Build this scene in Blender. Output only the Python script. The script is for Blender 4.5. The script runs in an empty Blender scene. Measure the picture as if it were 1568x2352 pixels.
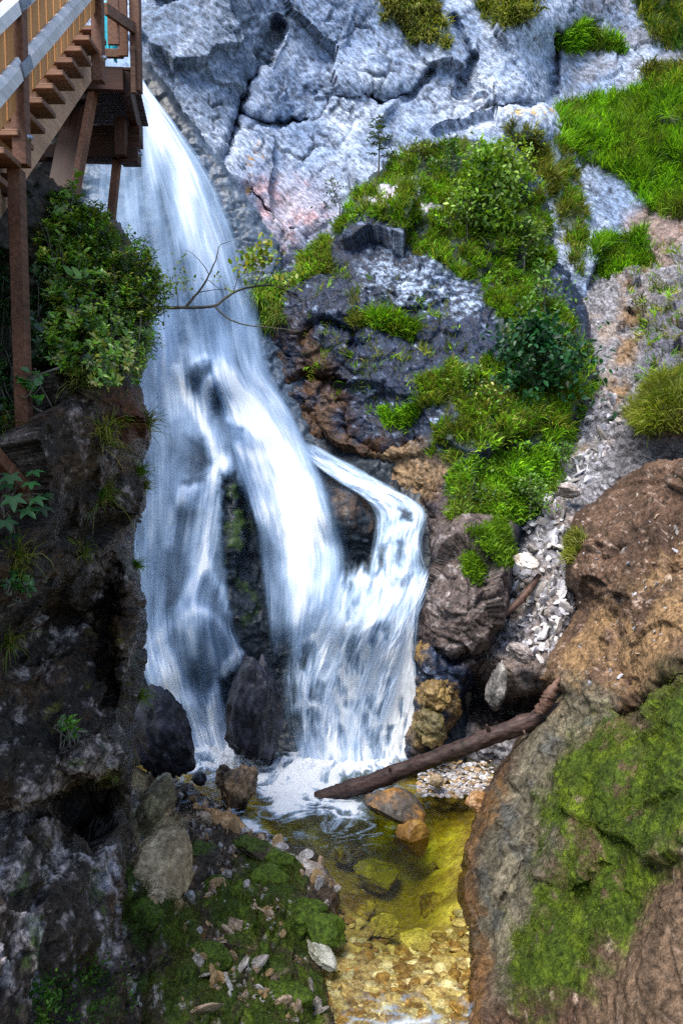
import bpy, bmesh, math, random
import numpy as np
from mathutils import Vector, Matrix

# ------------------------------------------------------------------ basics
random.seed(7)
RNG = np.random.default_rng(11)
scene = bpy.context.scene
COL = scene.collection
FPX = 1829.0                      # focal length, in units of a 1568 x 2352 picture
PITCH = math.radians(4.5)
FWD = np.array([0, math.cos(PITCH), -math.sin(PITCH)])
UPV = np.array([0, math.sin(PITCH), math.cos(PITCH)])
RGT = np.array([1.0, 0, 0])
POOL = -6.0                       # height of the pool's surface; the eye is at z = 0


def ray(x, y):
    x = np.asarray(x, float); y = np.asarray(y, float)
    a = (x - 784.0) / FPX; b = (1176.0 - y) / FPX
    return FWD + a[..., None] * RGT + b[..., None] * UPV


def P(x, y, d):
    return ray(x, y) * np.asarray(d, float)[..., None]


def Pv(x, y, d):
    return Vector(P(x, y, d))


def on_level(x, y, z):
    r = ray(x, y)
    return r * (z / r[..., 2])[..., None]


# ------------------------------------------------------------------ noise
_G = np.array([[1, 1, 0], [-1, 1, 0], [1, -1, 0], [-1, -1, 0], [1, 0, 1], [-1, 0, 1], [1, 0, -1], [-1, 0, -1],
               [0, 1, 1], [0, -1, 1], [0, 1, -1], [0, -1, -1]], float)


def _hash(ix, iy, iz, seed):
    h = (ix * 73856093) ^ (iy * 19349663) ^ (iz * 83492791) ^ (seed * 40503 + 977)
    h &= 0xffffffff
    h = ((h >> 16) ^ h) * 0x45d9f3b & 0xffffffff
    h = ((h >> 16) ^ h) * 0x45d9f3b & 0xffffffff
    return ((h >> 16) ^ h) & 0xffffffff


def perlin(p, seed=0):
    p = np.asarray(p, float)
    i = np.floor(p).astype(np.int64); f = p - i
    w = f * f * f * (f * (f * 6 - 15) + 10)
    out = np.zeros(len(p))
    for dx in (0, 1):
        for dy in (0, 1):
            for dz in (0, 1):
                h = _hash(i[:, 0] + dx, i[:, 1] + dy, i[:, 2] + dz, seed) % 12
                g = _G[h]
                d = g[:, 0] * (f[:, 0] - dx) + g[:, 1] * (f[:, 1] - dy) + g[:, 2] * (f[:, 2] - dz)
                ww = (w[:, 0] if dx else 1 - w[:, 0]) * (w[:, 1] if dy else 1 - w[:, 1]) * (w[:, 2] if dz else 1 - w[:, 2])
                out += ww * d
    return out


def fbm(p, scale=1.0, octs=4, gain=0.5, seed=0):
    p = np.asarray(p, float) * scale
    a, s, out = 1.0, 0.0, 0
    for k in range(octs):
        out = out + a * perlin(p, seed + k * 13)
        s += a; a *= gain; p = p * 2.03 + 7.1
    return out / s * 1.5


def ridged(p, scale=1.0, octs=4, gain=0.5, seed=0):
    p = np.asarray(p, float) * scale
    a, s, out = 1.0, 0.0, 0
    for k in range(octs):
        out = out + a * (1 - np.abs(perlin(p, seed + k * 13)) * 2)
        s += a; a *= gain; p = p * 2.03 + 3.7
    return out / s


def facets(p, scale, seed=0, tilt=0.9):
    """Blocky fracture relief: every Voronoi cell is a tilted facet with a height of its own; also the border distance."""
    p = np.asarray(p, float) * scale
    i = np.floor(p).astype(np.int64)
    best = np.full(len(p), 1e9); second = np.full(len(p), 1e9); val = np.zeros(len(p))
    for dx in (-1, 0, 1):
        for dy in (-1, 0, 1):
            for dz in (-1, 0, 1):
                cx, cy, cz = i[:, 0] + dx, i[:, 1] + dy, i[:, 2] + dz
                h1 = _hash(cx, cy, cz, seed); h2 = _hash(cx, cy, cz, seed + 91); h3 = _hash(cx, cy, cz, seed + 173)
                c = np.stack([cx + (h1 & 1023) / 1023.0, cy + (h2 & 1023) / 1023.0, cz + (h3 & 1023) / 1023.0], 1)
                d = p - c; r = (d * d).sum(1)
                t = np.stack([((h1 >> 10) & 1023), ((h2 >> 10) & 1023), ((h3 >> 10) & 1023)], 1) / 511.5 - 1
                v = ((h1 >> 20) & 1023) / 1023.0 - 0.5 + tilt * (t * d).sum(1)
                m = r < best
                second = np.where(m, best, np.minimum(second, r))
                val = np.where(m, v, val); best = np.where(m, r, best)
    return val, np.sqrt(second) - np.sqrt(best)


def sstep(a, b, x):
    t = np.clip((x - a) / (b - a), 0, 1)
    return t * t * (3 - 2 * t)


def lerp(a, b, t):
    return a + (b - a) * t


def mixc(c, col, m):
    return c + (np.asarray(col, float) - c) * m[:, None]


# ------------------------------------------------------------------ polygons
def sdist(pts, poly):
    """Signed distance (positive inside) of picture points to a polygon."""
    poly = np.asarray(poly, float); n = len(poly)
    best = np.full(len(pts), 1e18); inside = np.zeros(len(pts), bool)
    x, y = pts[:, 0], pts[:, 1]
    for k in range(n):
        a, b = poly[k], poly[(k + 1) % n]
        e = b - a; L = (e * e).sum() + 1e-12
        t = np.clip(((x - a[0]) * e[0] + (y - a[1]) * e[1]) / L, 0, 1)
        dx = x - (a[0] + t * e[0]); dy = y - (a[1] + t * e[1])
        best = np.minimum(best, dx * dx + dy * dy)
        c = (a[1] > y) != (b[1] > y)
        with np.errstate(divide='ignore', invalid='ignore'):
            xi = (b[0] - a[0]) * (y - a[1]) / (b[1] - a[1] + 1e-30) + a[0]
        inside ^= c & (x < xi)
    d = np.sqrt(best)
    return np.where(inside, d, -d)


def pdist(pts, line):
    line = np.asarray(line, float)
    best = np.full(len(pts), 1e18)
    x, y = pts[:, 0], pts[:, 1]
    for k in range(len(line) - 1):
        a, b = line[k], line[k + 1]
        e = b - a; L = (e * e).sum() + 1e-12
        t = np.clip(((x - a[0]) * e[0] + (y - a[1]) * e[1]) / L, 0, 1)
        dx = x - (a[0] + t * e[0]); dy = y - (a[1] + t * e[1])
        best = np.minimum(best, dx * dx + dy * dy)
    return np.sqrt(best)


class RBF:
    def __init__(self, ctrl):
        c = np.asarray(ctrl, float)
        self.p = c[:, :2] / 300.0; v = c[:, 2]
        n = len(c)
        K = self.k(self.p, self.p) + np.eye(n) * 1e-3
        A = np.zeros((n + 3, n + 3)); A[:n, :n] = K; A[:n, n] = 1; A[:n, n + 1:] = self.p
        A[n, :n] = 1; A[n + 1:, :n] = self.p.T
        self.w = np.linalg.solve(A, np.concatenate([v, np.zeros(3)]))

    def k(self, a, b):
        return np.sqrt(((a[:, None, :] - b[None, :, :]) ** 2).sum(2) + 0.01)

    def __call__(self, x, y):
        x = np.asarray(x, float).ravel(); y = np.asarray(y, float).ravel()
        q = np.stack([x, y], 1) / 300.0; out = []
        for s in range(0, len(q), 40000):
            b = q[s:s + 40000]
            out.append(self.k(b, self.p) @ self.w[:-3] + self.w[-3] + b @ self.w[-2:])
        return np.concatenate(out)


# ------------------------------------------------------------------ meshes, objects, properties
def make_mesh(name, V, quads=None, tris=None, attrs=None, uv=None, smooth=True):
    me = bpy.data.meshes.new(name)
    V = np.asarray(V, np.float32)
    quads = np.zeros((0, 4), np.int32) if quads is None else np.asarray(quads, np.int32)
    tris = np.zeros((0, 3), np.int32) if tris is None else np.asarray(tris, np.int32)
    me.vertices.add(len(V)); me.vertices.foreach_set('co', V.ravel())
    nl = quads.size + tris.size
    me.loops.add(nl)
    li = np.concatenate([quads.ravel(), tris.ravel()]).astype(np.int32)
    me.loops.foreach_set('vertex_index', li)
    nq, nt = len(quads), len(tris)
    me.polygons.add(nq + nt)
    st = np.concatenate([np.arange(nq) * 4, nq * 4 + np.arange(nt) * 3]).astype(np.int32)
    me.polygons.foreach_set('loop_start', st)
    me.polygons.foreach_set('use_smooth', np.full(nq + nt, smooth))
    for k, a in (attrs or {}).items():
        a = np.asarray(a, np.float32)
        if a.ndim == 2:
            at = me.attributes.new(k, 'FLOAT_COLOR', 'POINT')
            if a.shape[1] == 3:
                a = np.concatenate([a, np.ones((len(a), 1), np.float32)], 1)
            at.data.foreach_set('color', a.ravel())
        else:
            at = me.attributes.new(k, 'FLOAT', 'POINT')
            at.data.foreach_set('value', a)
    if uv is not None:
        l = me.uv_layers.new(name='UVMap')
        l.data.foreach_set('uv', np.asarray(uv, np.float32)[li].ravel())
    me.update(calc_edges=True)
    me.validate()
    return me


def link(name, me, mat=None, parent=None):
    o = bpy.data.objects.new(name, me)
    COL.objects.link(o)
    if mat is not None and me is not None and not me.materials:
        me.materials.append(mat)
    if parent is not None:
        o.parent = parent
    return o


def tag(o, label, cat=None, group=None, kind=None):
    o['label'] = label
    if cat: o['category'] = cat
    if group: o['group'] = group
    if kind: o['kind'] = kind
    return o


def empty(name, loc=(0, 0, 0)):
    o = bpy.data.objects.new(name, None); COL.objects.link(o); o.location = loc
    o.empty_display_size = 0.1
    return o


def local(me, origin):
    """Shift a mesh built in world coordinates to a thing's own origin."""
    me.transform(Matrix.Translation(-Vector(origin)))
    return me


def copy_tree(o, parent=None):
    c = o.copy(); COL.objects.link(c)
    if parent is not None:
        c.parent = parent
    for ch in list(o.children):
        copy_tree(ch, c)
    return c


# ------------------------------------------------------------------ materials
class NT:
    def __init__(self, name):
        self.m = bpy.data.materials.new(name); self.m.use_nodes = True
        self.t = self.m.node_tree; self.t.nodes.clear()
        self.out = self.n('ShaderNodeOutputMaterial')

    def n(self, typ, **kw):
        nd = self.t.nodes.new(typ)
        for k, v in kw.items():
            setattr(nd, k, v)
        return nd

    def l(self, a, b):
        self.t.links.new(a, b)

    def attr(self, name):
        return self.n('ShaderNodeAttribute', attribute_name=name)

    def noise(self, scale, detail=4, rough=0.6, vec=None, dist=0.0):
        nd = self.n('ShaderNodeTexNoise')
        nd.inputs['Scale'].default_value = scale; nd.inputs['Detail'].default_value = detail
        nd.inputs['Roughness'].default_value = rough; nd.inputs['Distortion'].default_value = dist
        if vec is not None: self.l(vec, nd.inputs['Vector'])
        return nd

    def ramp(self, src, stops):
        r = self.n('ShaderNodeValToRGB')
        e = r.color_ramp.elements
        while len(e) < len(stops): e.new(0.5)
        for k, (p, c) in enumerate(stops):
            e[k].position = p
            e[k].color = (c, c, c, 1) if np.isscalar(c) else (*c, 1)
        self.l(src, r.inputs['Fac'])
        return r

    def math(self, op, a, b=None, clamp=False):
        m = self.n('ShaderNodeMath', operation=op, use_clamp=clamp)
        for k, v in enumerate((a, b)):
            if v is None: continue
            if isinstance(v, (int, float)): m.inputs[k].default_value = v
            else: self.l(v, m.inputs[k])
        return m.outputs[0]

    def mixrgb(self, typ, fac, a, b):
        m = self.n('ShaderNodeMix', data_type='RGBA', blend_type=typ)
        for s, v in ((m.inputs[0], fac), (m.inputs[6], a), (m.inputs[7], b)):
            if isinstance(v, (int, float)): s.default_value = v
            elif isinstance(v, tuple): s.default_value = (*v, 1)
            else: self.l(v, s)
        return m.outputs[2]

    def mapping(self, src, scale=(1, 1, 1), rot=(0, 0, 0)):
        mp = self.n('ShaderNodeMapping', vector_type='TEXTURE' if any(rot) else 'POINT')
        mp.inputs['Scale'].default_value = scale; mp.inputs['Rotation'].default_value = rot
        self.l(src, mp.inputs['Vector'])
        return mp.outputs[0]


def rock_mat(name, fine=14.0, lo=0.35, hi=1.45, bump=0.6, bdist=0.03, rough=0.7, spec=0.3, stretch=(1, 1, 1), rot=(0, 0, 0)):
    t = NT(name)
    tc = t.n('ShaderNodeTexCoord')
    vec = t.mapping(tc.outputs['Object'], stretch, rot)
    a = t.attr('Col')
    n1 = t.noise(fine, 6, 0.68, vec)
    n2 = t.noise(fine * 4.3, 4, 0.65, vec)
    v = t.n('ShaderNodeTexVoronoi'); v.inputs['Scale'].default_value = fine * 1.7; t.l(vec, v.inputs['Vector'])
    r1 = t.ramp(n1.outputs['Fac'], [(0.34, lo), (0.64, hi)])
    r2 = t.ramp(n2.outputs['Fac'], [(0.34, 0.62), (0.64, 1.3)])
    c = t.mixrgb('MULTIPLY', 1.0, a.outputs['Color'], r1.outputs['Color'])
    c = t.mixrgb('MULTIPLY', 1.0, c, r2.outputs['Color'])
    h = t.math('ADD', n1.outputs['Fac'], t.math('MULTIPLY', n2.outputs['Fac'], 0.35))
    h = t.math('ADD', h, t.math('MULTIPLY', v.outputs['Distance'], 0.35))
    b = t.n('ShaderNodeBump'); b.inputs['Strength'].default_value = bump; b.inputs['Distance'].default_value = bdist
    t.l(h, b.inputs['Height'])
    p = t.n('ShaderNodeBsdfPrincipled')
    t.l(c, p.inputs['Base Color']); t.l(b.outputs[0], p.inputs['Normal'])
    wet = t.attr('Wet')
    rr = t.n('ShaderNodeMapRange'); t.l(wet.outputs['Fac'], rr.inputs['Value'])
    rr.inputs['To Min'].default_value = rough; rr.inputs['To Max'].default_value = 0.34
    t.l(rr.outputs[0], p.inputs['Roughness'])
    p.inputs['Specular IOR Level'].default_value = spec
    t.l(p.outputs[0], t.out.inputs[0])
    return t.m


def leaf_mat(name, rough=0.45, trans=0.3, spec=0.35):
    t = NT(name)
    a = t.attr('Col')
    tc = t.n('ShaderNodeTexCoord')
    n = t.noise(60, 3, 0.6, tc.outputs['Object'])
    r = t.ramp(n.outputs['Fac'], [(0.3, 0.75), (0.7, 1.25)])
    c = t.mixrgb('MULTIPLY', 1.0, a.outputs['Color'], r.outputs['Color'])
    p = t.n('ShaderNodeBsdfPrincipled'); t.l(c, p.inputs['Base Color'])
    p.inputs['Roughness'].default_value = rough; p.inputs['Specular IOR Level'].default_value = spec
    tr = t.n('ShaderNodeBsdfTranslucent')
    t.l(t.mixrgb('MULTIPLY', 1.0, c, (1.15, 1.15, 0.55)), tr.inputs['Color'])
    mx = t.n('ShaderNodeMixShader'); mx.inputs[0].default_value = trans
    t.l(p.outputs[0], mx.inputs[1]); t.l(tr.outputs[0], mx.inputs[2])
    t.l(mx.outputs[0], t.out.inputs[0])
    return t.m


def wood_mat(name, c0, c1, rough=0.65, axis=1, dark=0.55):
    t = NT(name)
    tc = t.n('ShaderNodeTexCoord')
    sc = [26.0, 26.0, 26.0]; sc[axis] = 1.6
    vec = t.mapping(tc.outputs['Object'], tuple(sc))
    n = t.noise(1.0, 5, 0.65, vec, 0.4)
    n2 = t.noise(1.3, 3, 0.6, tc.outputs['Object'])
    rnd = t.n('ShaderNodeObjectInfo')
    r = t.ramp(n.outputs['Fac'], [(0.3, c0), (0.7, c1)])
    k = t.ramp(n2.outputs['Fac'], [(0.3, dark), (0.7, 1.15)])
    c = t.mixrgb('MULTIPLY', 1.0, r.outputs['Color'], k.outputs['Color'])
    j = t.n('ShaderNodeMapRange'); t.l(rnd.outputs['Random'], j.inputs['Value'])
    j.inputs['To Min'].default_value = 0.78; j.inputs['To Max'].default_value = 1.18
    c = t.mixrgb('MULTIPLY', 1.0, c, j.outputs[0])
    b = t.n('ShaderNodeBump'); b.inputs['Strength'].default_value = 0.35; b.inputs['Distance'].default_value = 0.006
    t.l(n.outputs['Fac'], b.inputs['Height'])
    p = t.n('ShaderNodeBsdfPrincipled'); t.l(c, p.inputs['Base Color']); t.l(b.outputs[0], p.inputs['Normal'])
    p.inputs['Roughness'].default_value = rough; p.inputs['Specular IOR Level'].default_value = 0.3
    t.l(p.outputs[0], t.out.inputs[0])
    return t.m


def plain_mat(name, col, rough=0.5, metal=0.0, var=0.25):
    t = NT(name)
    tc = t.n('ShaderNodeTexCoord')
    n = t.noise(25, 4, 0.6, tc.outputs['Object'])
    r = t.ramp(n.outputs['Fac'], [(0.3, 1 - var), (0.7, 1 + var)])
    c = t.mixrgb('MULTIPLY', 1.0, tuple(col), r.outputs['Color'])
    p = t.n('ShaderNodeBsdfPrincipled'); t.l(c, p.inputs['Base Color'])
    p.inputs['Roughness'].default_value = rough; p.inputs['Metallic'].default_value = metal
    t.l(p.outputs[0], t.out.inputs[0])
    return t.m


def fall_mat(name, tint_lo=(0.13, 0.25, 0.42), tint_hi=(0.92, 0.95, 0.98)):
    """Silky falling water: streaks run along the flow (UV v); thin water lets the rock through, thick water is white."""
    t = NT(name)
    uv = t.n('ShaderNodeUVMap', uv_map='UVMap')
    d = t.attr('Dens')
    v1 = t.mapping(uv.outputs[0], (46, 2.2, 1)); v2 = t.mapping(uv.outputs[0], (120, 5.0, 1))
    n1 = t.noise(1.0, 4, 0.6, v1); n2 = t.noise(1.0, 3, 0.6, v2)
    s = t.math('ADD', t.math('MULTIPLY', t.math('SUBTRACT', n1.outputs['Fac'], 0.5), 1.0),
               t.math('MULTIPLY', t.math('SUBTRACT', n2.outputs['Fac'], 0.5), 0.75))
    k = t.math('MULTIPLY', s, t.math('ADD', t.math('MULTIPLY', d.outputs['Fac'], 0.5), 0.03))
    dens = t.math('ADD', d.outputs['Fac'], k, True)
    al = t.n('ShaderNodeMapRange', interpolation_type='SMOOTHSTEP'); t.l(dens, al.inputs['Value'])
    al.inputs['From Min'].default_value = 0.0; al.inputs['From Max'].default_value = 0.86
    al.inputs['To Max'].default_value = 0.97
    cr = t.ramp(dens, [(0.05, tint_lo), (0.5, (0.44, 0.58, 0.77)), (0.88, tint_hi)])
    df = t.n('ShaderNodeBsdfDiffuse'); t.l(cr.outputs[0], df.inputs['Color'])
    tl = t.n('ShaderNodeBsdfTranslucent'); t.l(cr.outputs[0], tl.inputs['Color'])
    m1 = t.n('ShaderNodeMixShader'); m1.inputs[0].default_value = 0.3
    t.l(df.outputs[0], m1.inputs[1]); t.l(tl.outputs[0], m1.inputs[2])
    tp = t.n('ShaderNodeBsdfTransparent')
    m2 = t.n('ShaderNodeMixShader'); t.l(al.outputs[0], m2.inputs[0])
    t.l(tp.outputs[0], m2.inputs[1]); t.l(m1.outputs[0], m2.inputs[2])
    t.l(m2.outputs[0], t.out.inputs[0])
    return t.m


M = {}
M['cliff'] = rock_mat('cliff_limestone', 6.0, 0.28, 1.5, 1.0, 0.06, 0.75, 0.25, (0.7, 1, 1.9), (0, math.radians(-40), 0))
M['buttress'] = rock_mat('buttress_rock', 7.0, 0.18, 1.75, 0.9, 0.05, 0.5, 0.25)
M['gorge'] = rock_mat('gorge_wall_rock', 16.0, 0.15, 1.9, 0.9, 0.03, 0.55, 0.18)
M['fallrock'] = rock_mat('wet_rock', 5.0, 0.4, 1.5, 0.45, 0.04, 0.5, 0.22)
M['scree'] = rock_mat('scree_gravel', 11.0, 0.35, 1.55, 0.9, 0.05, 0.8, 0.2)
M['earth'] = rock_mat('earth_rock', 12.0, 0.3, 1.6, 1.0, 0.035, 0.65, 0.15)
M['bank'] = rock_mat('bank_rock', 18.0, 0.25, 1.6, 0.9, 0.025, 0.65, 0.2)
M['stone'] = rock_mat('stone_rock', 14.0, 0.5, 1.35, 0.6, 0.02, 0.6, 0.35)
M['bed'] = rock_mat('pool_bed', 9.0, 0.6, 1.3, 0.5, 0.02, 0.8, 0.1)
M['leaf'] = leaf_mat('leaf_green')
M['gloss_leaf'] = leaf_mat('leaf_glossy', 0.3, 0.22, 0.5)
M['grass'] = leaf_mat('grass_blade', 0.55, 0.35, 0.2)
M['bark'] = wood_mat('bark', (0.05, 0.05, 0.035), (0.17, 0.16, 0.12), 0.8)
M['fall'] = fall_mat('falling_water')
M['foamy'] = fall_mat('foaming_water', (0.35, 0.5, 0.65))
M['wood_grey'] = wood_mat('weathered_rail', (0.60, 0.58, 0.58), (0.92, 0.89, 0.88), 0.6)
M['wood_orange'] = wood_mat('larch_board', (0.48, 0.19, 0.05), (0.78, 0.38, 0.12), 0.6, 2, 0.75)
M['wood_tan'] = wood_mat('stringer_wood', (0.34, 0.18, 0.10), (0.56, 0.34, 0.21), 0.6)
M['wood_brown'] = wood_mat('brown_beam', (0.022, 0.008, 0.004), (0.085, 0.028, 0.013), 0.6)
M['wood_post'] = wood_mat('post_wood', (0.075, 0.028, 0.014), (0.22, 0.095, 0.05), 0.6, 2)
M['wood_tread'] = wood_mat('tread_wood', (0.085, 0.038, 0.02), (0.25, 0.13, 0.08), 0.7, 0)
M['steel'] = plain_mat('galvanised_steel', (0.28, 0.32, 0.38), 0.35, 0.85)
M['cloth'] = plain_mat('turquoise_cloth', (0.0, 0.38, 0.48), 0.7)

# ------------------------------------------------------------------ relief builder for the rock masses
class Relief:
    pass


def relief(name, poly, ctrl, step, mat, disp, colour, round_px=40, round_d=0.8, thick=2.0, grooves=(), bumps=(), edge_noise=10):
    """A rock mass: its front is a dense sheet at real depths with fracture relief, its rim curls back and runs `thick` metres behind."""
    poly = np.asarray(poly, float)
    x0, y0 = poly.min(0); x1, y1 = poly.max(0)
    def rule(lo, hi, a, b):
        return np.concatenate([np.arange(lo, min(a, hi), step * 3.5), np.arange(max(lo, a), min(hi + step, b), step), np.arange(b, hi + step, step * 3.5) if hi > b else []])
    xs = rule(x0, x1, -60, 1640); ys = rule(y0, y1, -60, 2420)
    X, Y = np.meshgrid(xs, ys); nx, ny = len(xs), len(ys)
    px = np.stack([X.ravel(), Y.ravel()], 1)
    f = RBF(ctrl)
    d = f(px[:, 0], px[:, 1])
    pn = np.stack([px[:, 0], px[:, 1], np.zeros(len(px))], 1)
    sd = sdist(px, poly) + edge_noise * fbm(pn, 1 / 45.0, 4, 0.6, 5)
    t = np.clip(1 - sd / round_px, 0, 1)
    d = d + round_d * (1 - np.sqrt(np.clip(1 - t * t, 0, 1)))
    wig = np.stack([fbm(pn, 1 / 30.0, 3, 0.6, 21), fbm(pn, 1 / 30.0, 3, 0.6, 22)], 1) * 9
    for line, w, g in grooves:
        r = pdist(px + wig, line) / w
        d = d + g * np.exp(-r * r)
    for bx, by, rx, ry, a in bumps:
        r = ((px[:, 0] + wig[:, 0] - bx) / rx) ** 2 + ((px[:, 1] + wig[:, 1] - by) / ry) ** 2
        d = d - a * np.clip(1 - r, 0, 1) ** 0.8
    pos = P(px[:, 0], px[:, 1], d)
    G = pos.reshape(ny, nx, 3)
    n = np.cross(np.gradient(G, axis=1), np.gradient(G, axis=0))
    # smooth normals so that steep steps do not fling the relief sideways
    for _ in range(3):
        n = (n + np.roll(n, 2, 0) + np.roll(n, -2, 0) + np.roll(n, 2, 1) + np.roll(n, -2, 1)) / 5
    n = n.reshape(-1, 3)
    n /= np.linalg.norm(n, axis=1)[:, None] + 1e-9
    flip = (n * ray(px[:, 0], px[:, 1])).sum(1) > 0
    n[flip] *= -1
    squash = np.array([1, 0.45, 1.0])      # fracture pattern drawn out along the gorge
    h, extra = disp(pos * squash, px, sd)
    h = h * (0.3 + 0.7 * sstep(0, 46, sd))      # the fracture relief dies out at the rim
    view = -ray(px[:, 0], px[:, 1]); view /= np.linalg.norm(view, axis=1)[:, None]
    nd = n * 0.75 + view * 0.25
    pos = pos + nd * h[:, None]
    G = pos.reshape(ny, nx, 3)
    nn = np.cross(np.gradient(G, axis=1), np.gradient(G, axis=0)).reshape(-1, 3)
    nn /= np.linalg.norm(nn, axis=1)[:, None] + 1e-9
    nn[(nn * view).sum(1) < 0] *= -1
    idx = np.arange(nx * ny).reshape(ny, nx)
    q = np.stack([idx[:-1, :-1], idx[1:, :-1], idx[1:, 1:], idx[:-1, 1:]], -1).reshape(-1, 4)
    keep = (sd[q] > 0).sum(1) >= 3
    q = q[keep]
    # rim: boundary edges pushed back along the sight direction and a little inward
    e = np.concatenate([q[:, [0, 1]], q[:, [1, 2]], q[:, [2, 3]], q[:, [3, 0]]])
    key = np.sort(e, 1); code = key[:, 0].astype(np.int64) * (nx * ny) + key[:, 1]
    u, inv, cnt = np.unique(code, return_inverse=True, return_counts=True)
    be = e[cnt[inv] == 1]
    bv = np.unique(be)
    cen = pos[np.unique(q)].mean(0)
    back = pos[bv] - view[bv] * thick
    back = back + (cen - back) * np.array([0.06, 0.0, 0.06])
    remap = np.full(nx * ny, -1); remap[bv] = np.arange(len(bv)) + nx * ny
    rq = np.stack([be[:, 1], be[:, 0], remap[be[:, 0]], remap[be[:, 1]]], 1)
    c, wet = colour(pos * squash, px, nn, h, extra, sd)
    V = np.concatenate([pos, back]); C = np.concatenate([c, c[bv]]); W = np.concatenate([wet, wet[bv]])
    q = np.concatenate([q, rq])
    used, q2 = np.unique(q, return_inverse=True)
    me = make_mesh(name, V[used], q2.reshape(-1, 4), attrs={'Col': np.clip(C[used], 0.002, 1), 'Wet': np.clip(W[used], 0, 1)})
    o = link(name, me, mat)
    R = Relief(); R.o = o; R.px = px; R.pos = pos; R.n = nn; R.sd = sd; R.f = f; R.step = step
    return R


def softmask(px, poly, soft=25, rough=30, seed=3, scale=1 / 60.0):
    pn = np.stack([px[:, 0], px[:, 1], np.zeros(len(px))], 1)
    return sstep(-soft, soft, sdist(px, poly) + rough * fbm(pn, scale, 4, 0.6, seed))


# ------------------------------------------------------------------ BACK CLIFF
def cliff_disp(p, px, sd):
    a, ea = facets(p * [1, 1, 0.8] + fbm(p, 0.6, 2, 0.5, 3)[:, None] * 0.5, 0.38, 1)
    b, eb = facets(p * [1, 1, 0.8] + fbm(p, 1.3, 2, 0.5, 3)[:, None] * 0.25, 1.1, 2)
    c, ec = facets(p, 3.1, 4)
    h = 0.50 * a + 0.07 * b + 0.015 * c + 0.07 * fbm(p, 1.2, 5, 0.55, 8) + 0.015 * fbm(p, 7, 3, 0.6, 9)
    crack = np.exp(-(eb / 0.05) ** 2) * sstep(-0.1, 0.35, fbm(p, 0.5, 2, 0.5, 14))
    fine, ef = facets(p * [1, 1, 0.7] + fbm(p, 2.0, 2, 0.5, 3)[:, None] * 0.25, 2.3, 6)
    c2 = np.exp(-(ef / 0.035) ** 2) * sstep(0.0, 0.4, fbm(p, 0.7, 3, 0.5, 15))
    h -= 0.10 * crack + 0.05 * c2
    h += 0.03 * fine
    crack = np.maximum(crack, c2 * .8)
    return h, (ea, eb, ec, crack)


RUST = [(560, 430), (640, 400), (740, 440), (760, 520), (690, 560), (640, 590), (590, 520)]
YEL = [(555, 360), (590, 335), (600, 360), (565, 400), (560, 520), (545, 480)]


def cliff_col(p, px, n, h, ex, sd):
    ea, eb, ec, crack = ex
    N = len(p)
    c = np.tile(np.array([0.17, 0.235, 0.36]), (N, 1))
    m = sstep(-0.35, 0.45, fbm(p, 0.35, 4, 0.6, 31))
    c = mixc(c, (0.42, 0.48, 0.60), m * 0.9)
    pr = p @ np.array([[0.79, 0, 0.61], [0, 1, 0], [-0.61, 0, 0.79]]).T
    sp = fbm(pr * [1.0, 1, 2.2], 2.6, 5, 0.72, 32)
    zone = sstep(-0.25, 0.35, fbm(p, 0.28, 3, 0.5, 33))
    c = mixc(c, (0.07, 0.10, 0.16), sstep(0.05, 0.5, sp + 0.5 * zone - 0.28) * 0.85)
    left = softmask(px, [(320, -700), (620, -700), (640, 90), (560, 220), (495, 420), (300, 420)], 30, 30)
    c = mixc(c, (0.085, 0.12, 0.175), left * sstep(-0.55, 0.15, fbm(pr * [1, 1, 2], 1.7, 5, 0.7, 35)) * 0.8)
    dark = softmask(px, [(900, 60), (1060, 60), (1120, 200), (1000, 260), (940, 180)], 30, 45)
    c = mixc(c, (0.10, 0.12, 0.16), dark * sstep(-0.15, 0.3, sp) * 0.8)
    right = softmask(px, [(1270, -700), (1900, -700), (1900, 330), (1290, 230)], 30, 20)
    c = mixc(c, (0.17, 0.18, 0.22), right * sstep(-0.35, 0.3, fbm(p, 1.1, 4, 0.65, 36)) * 0.85)
    rust = softmask(px, RUST, 40, 50) * sstep(-0.05, 0.35, fbm(p, 1.6, 5, 0.7, 37))
    c = mixc(c, (0.32, 0.11, 0.09), rust * 0.75)
    c = mixc(c, (0.58, 0.46, 0.48), softmask(px, RUST, 60, 40) * 0.45)
    yel = softmask(px, YEL, 12, 26) * sstep(0.05, 0.3, fbm(p, 3.0, 4, 0.7, 38))
    c = mixc(c, (0.62, 0.32, 0.03), yel * 0.9)
    yel2 = softmask(px, [(1160, 262), (1265, 248), (1270, 262), (1180, 275)], 5, 6)
    c = mixc(c, (0.62, 0.36, 0.03), yel2 * sstep(0.0, 0.2, fbm(p, 3.0, 3, 0.7, 39)) * 0.8)
    c = mixc(c, (0.02, 0.018, 0.02), crack * 0.7)
    gl = np.zeros(N)
    for poly in CLIFF_GREEN:
        gl = np.maximum(gl, softmask(px, poly, 14, 24))
    c = mixc(c, (0.035, 0.055, 0.012), gl * 0.9)
    earth = softmask(px, [(1430, 480), (1600, 440), (1700, 620), (1500, 640), (1440, 560)], 20, 25)
    c = mixc(c, (0.20, 0.12, 0.07), earth * 0.8)
    return c, np.full(N, 0.25)


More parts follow.
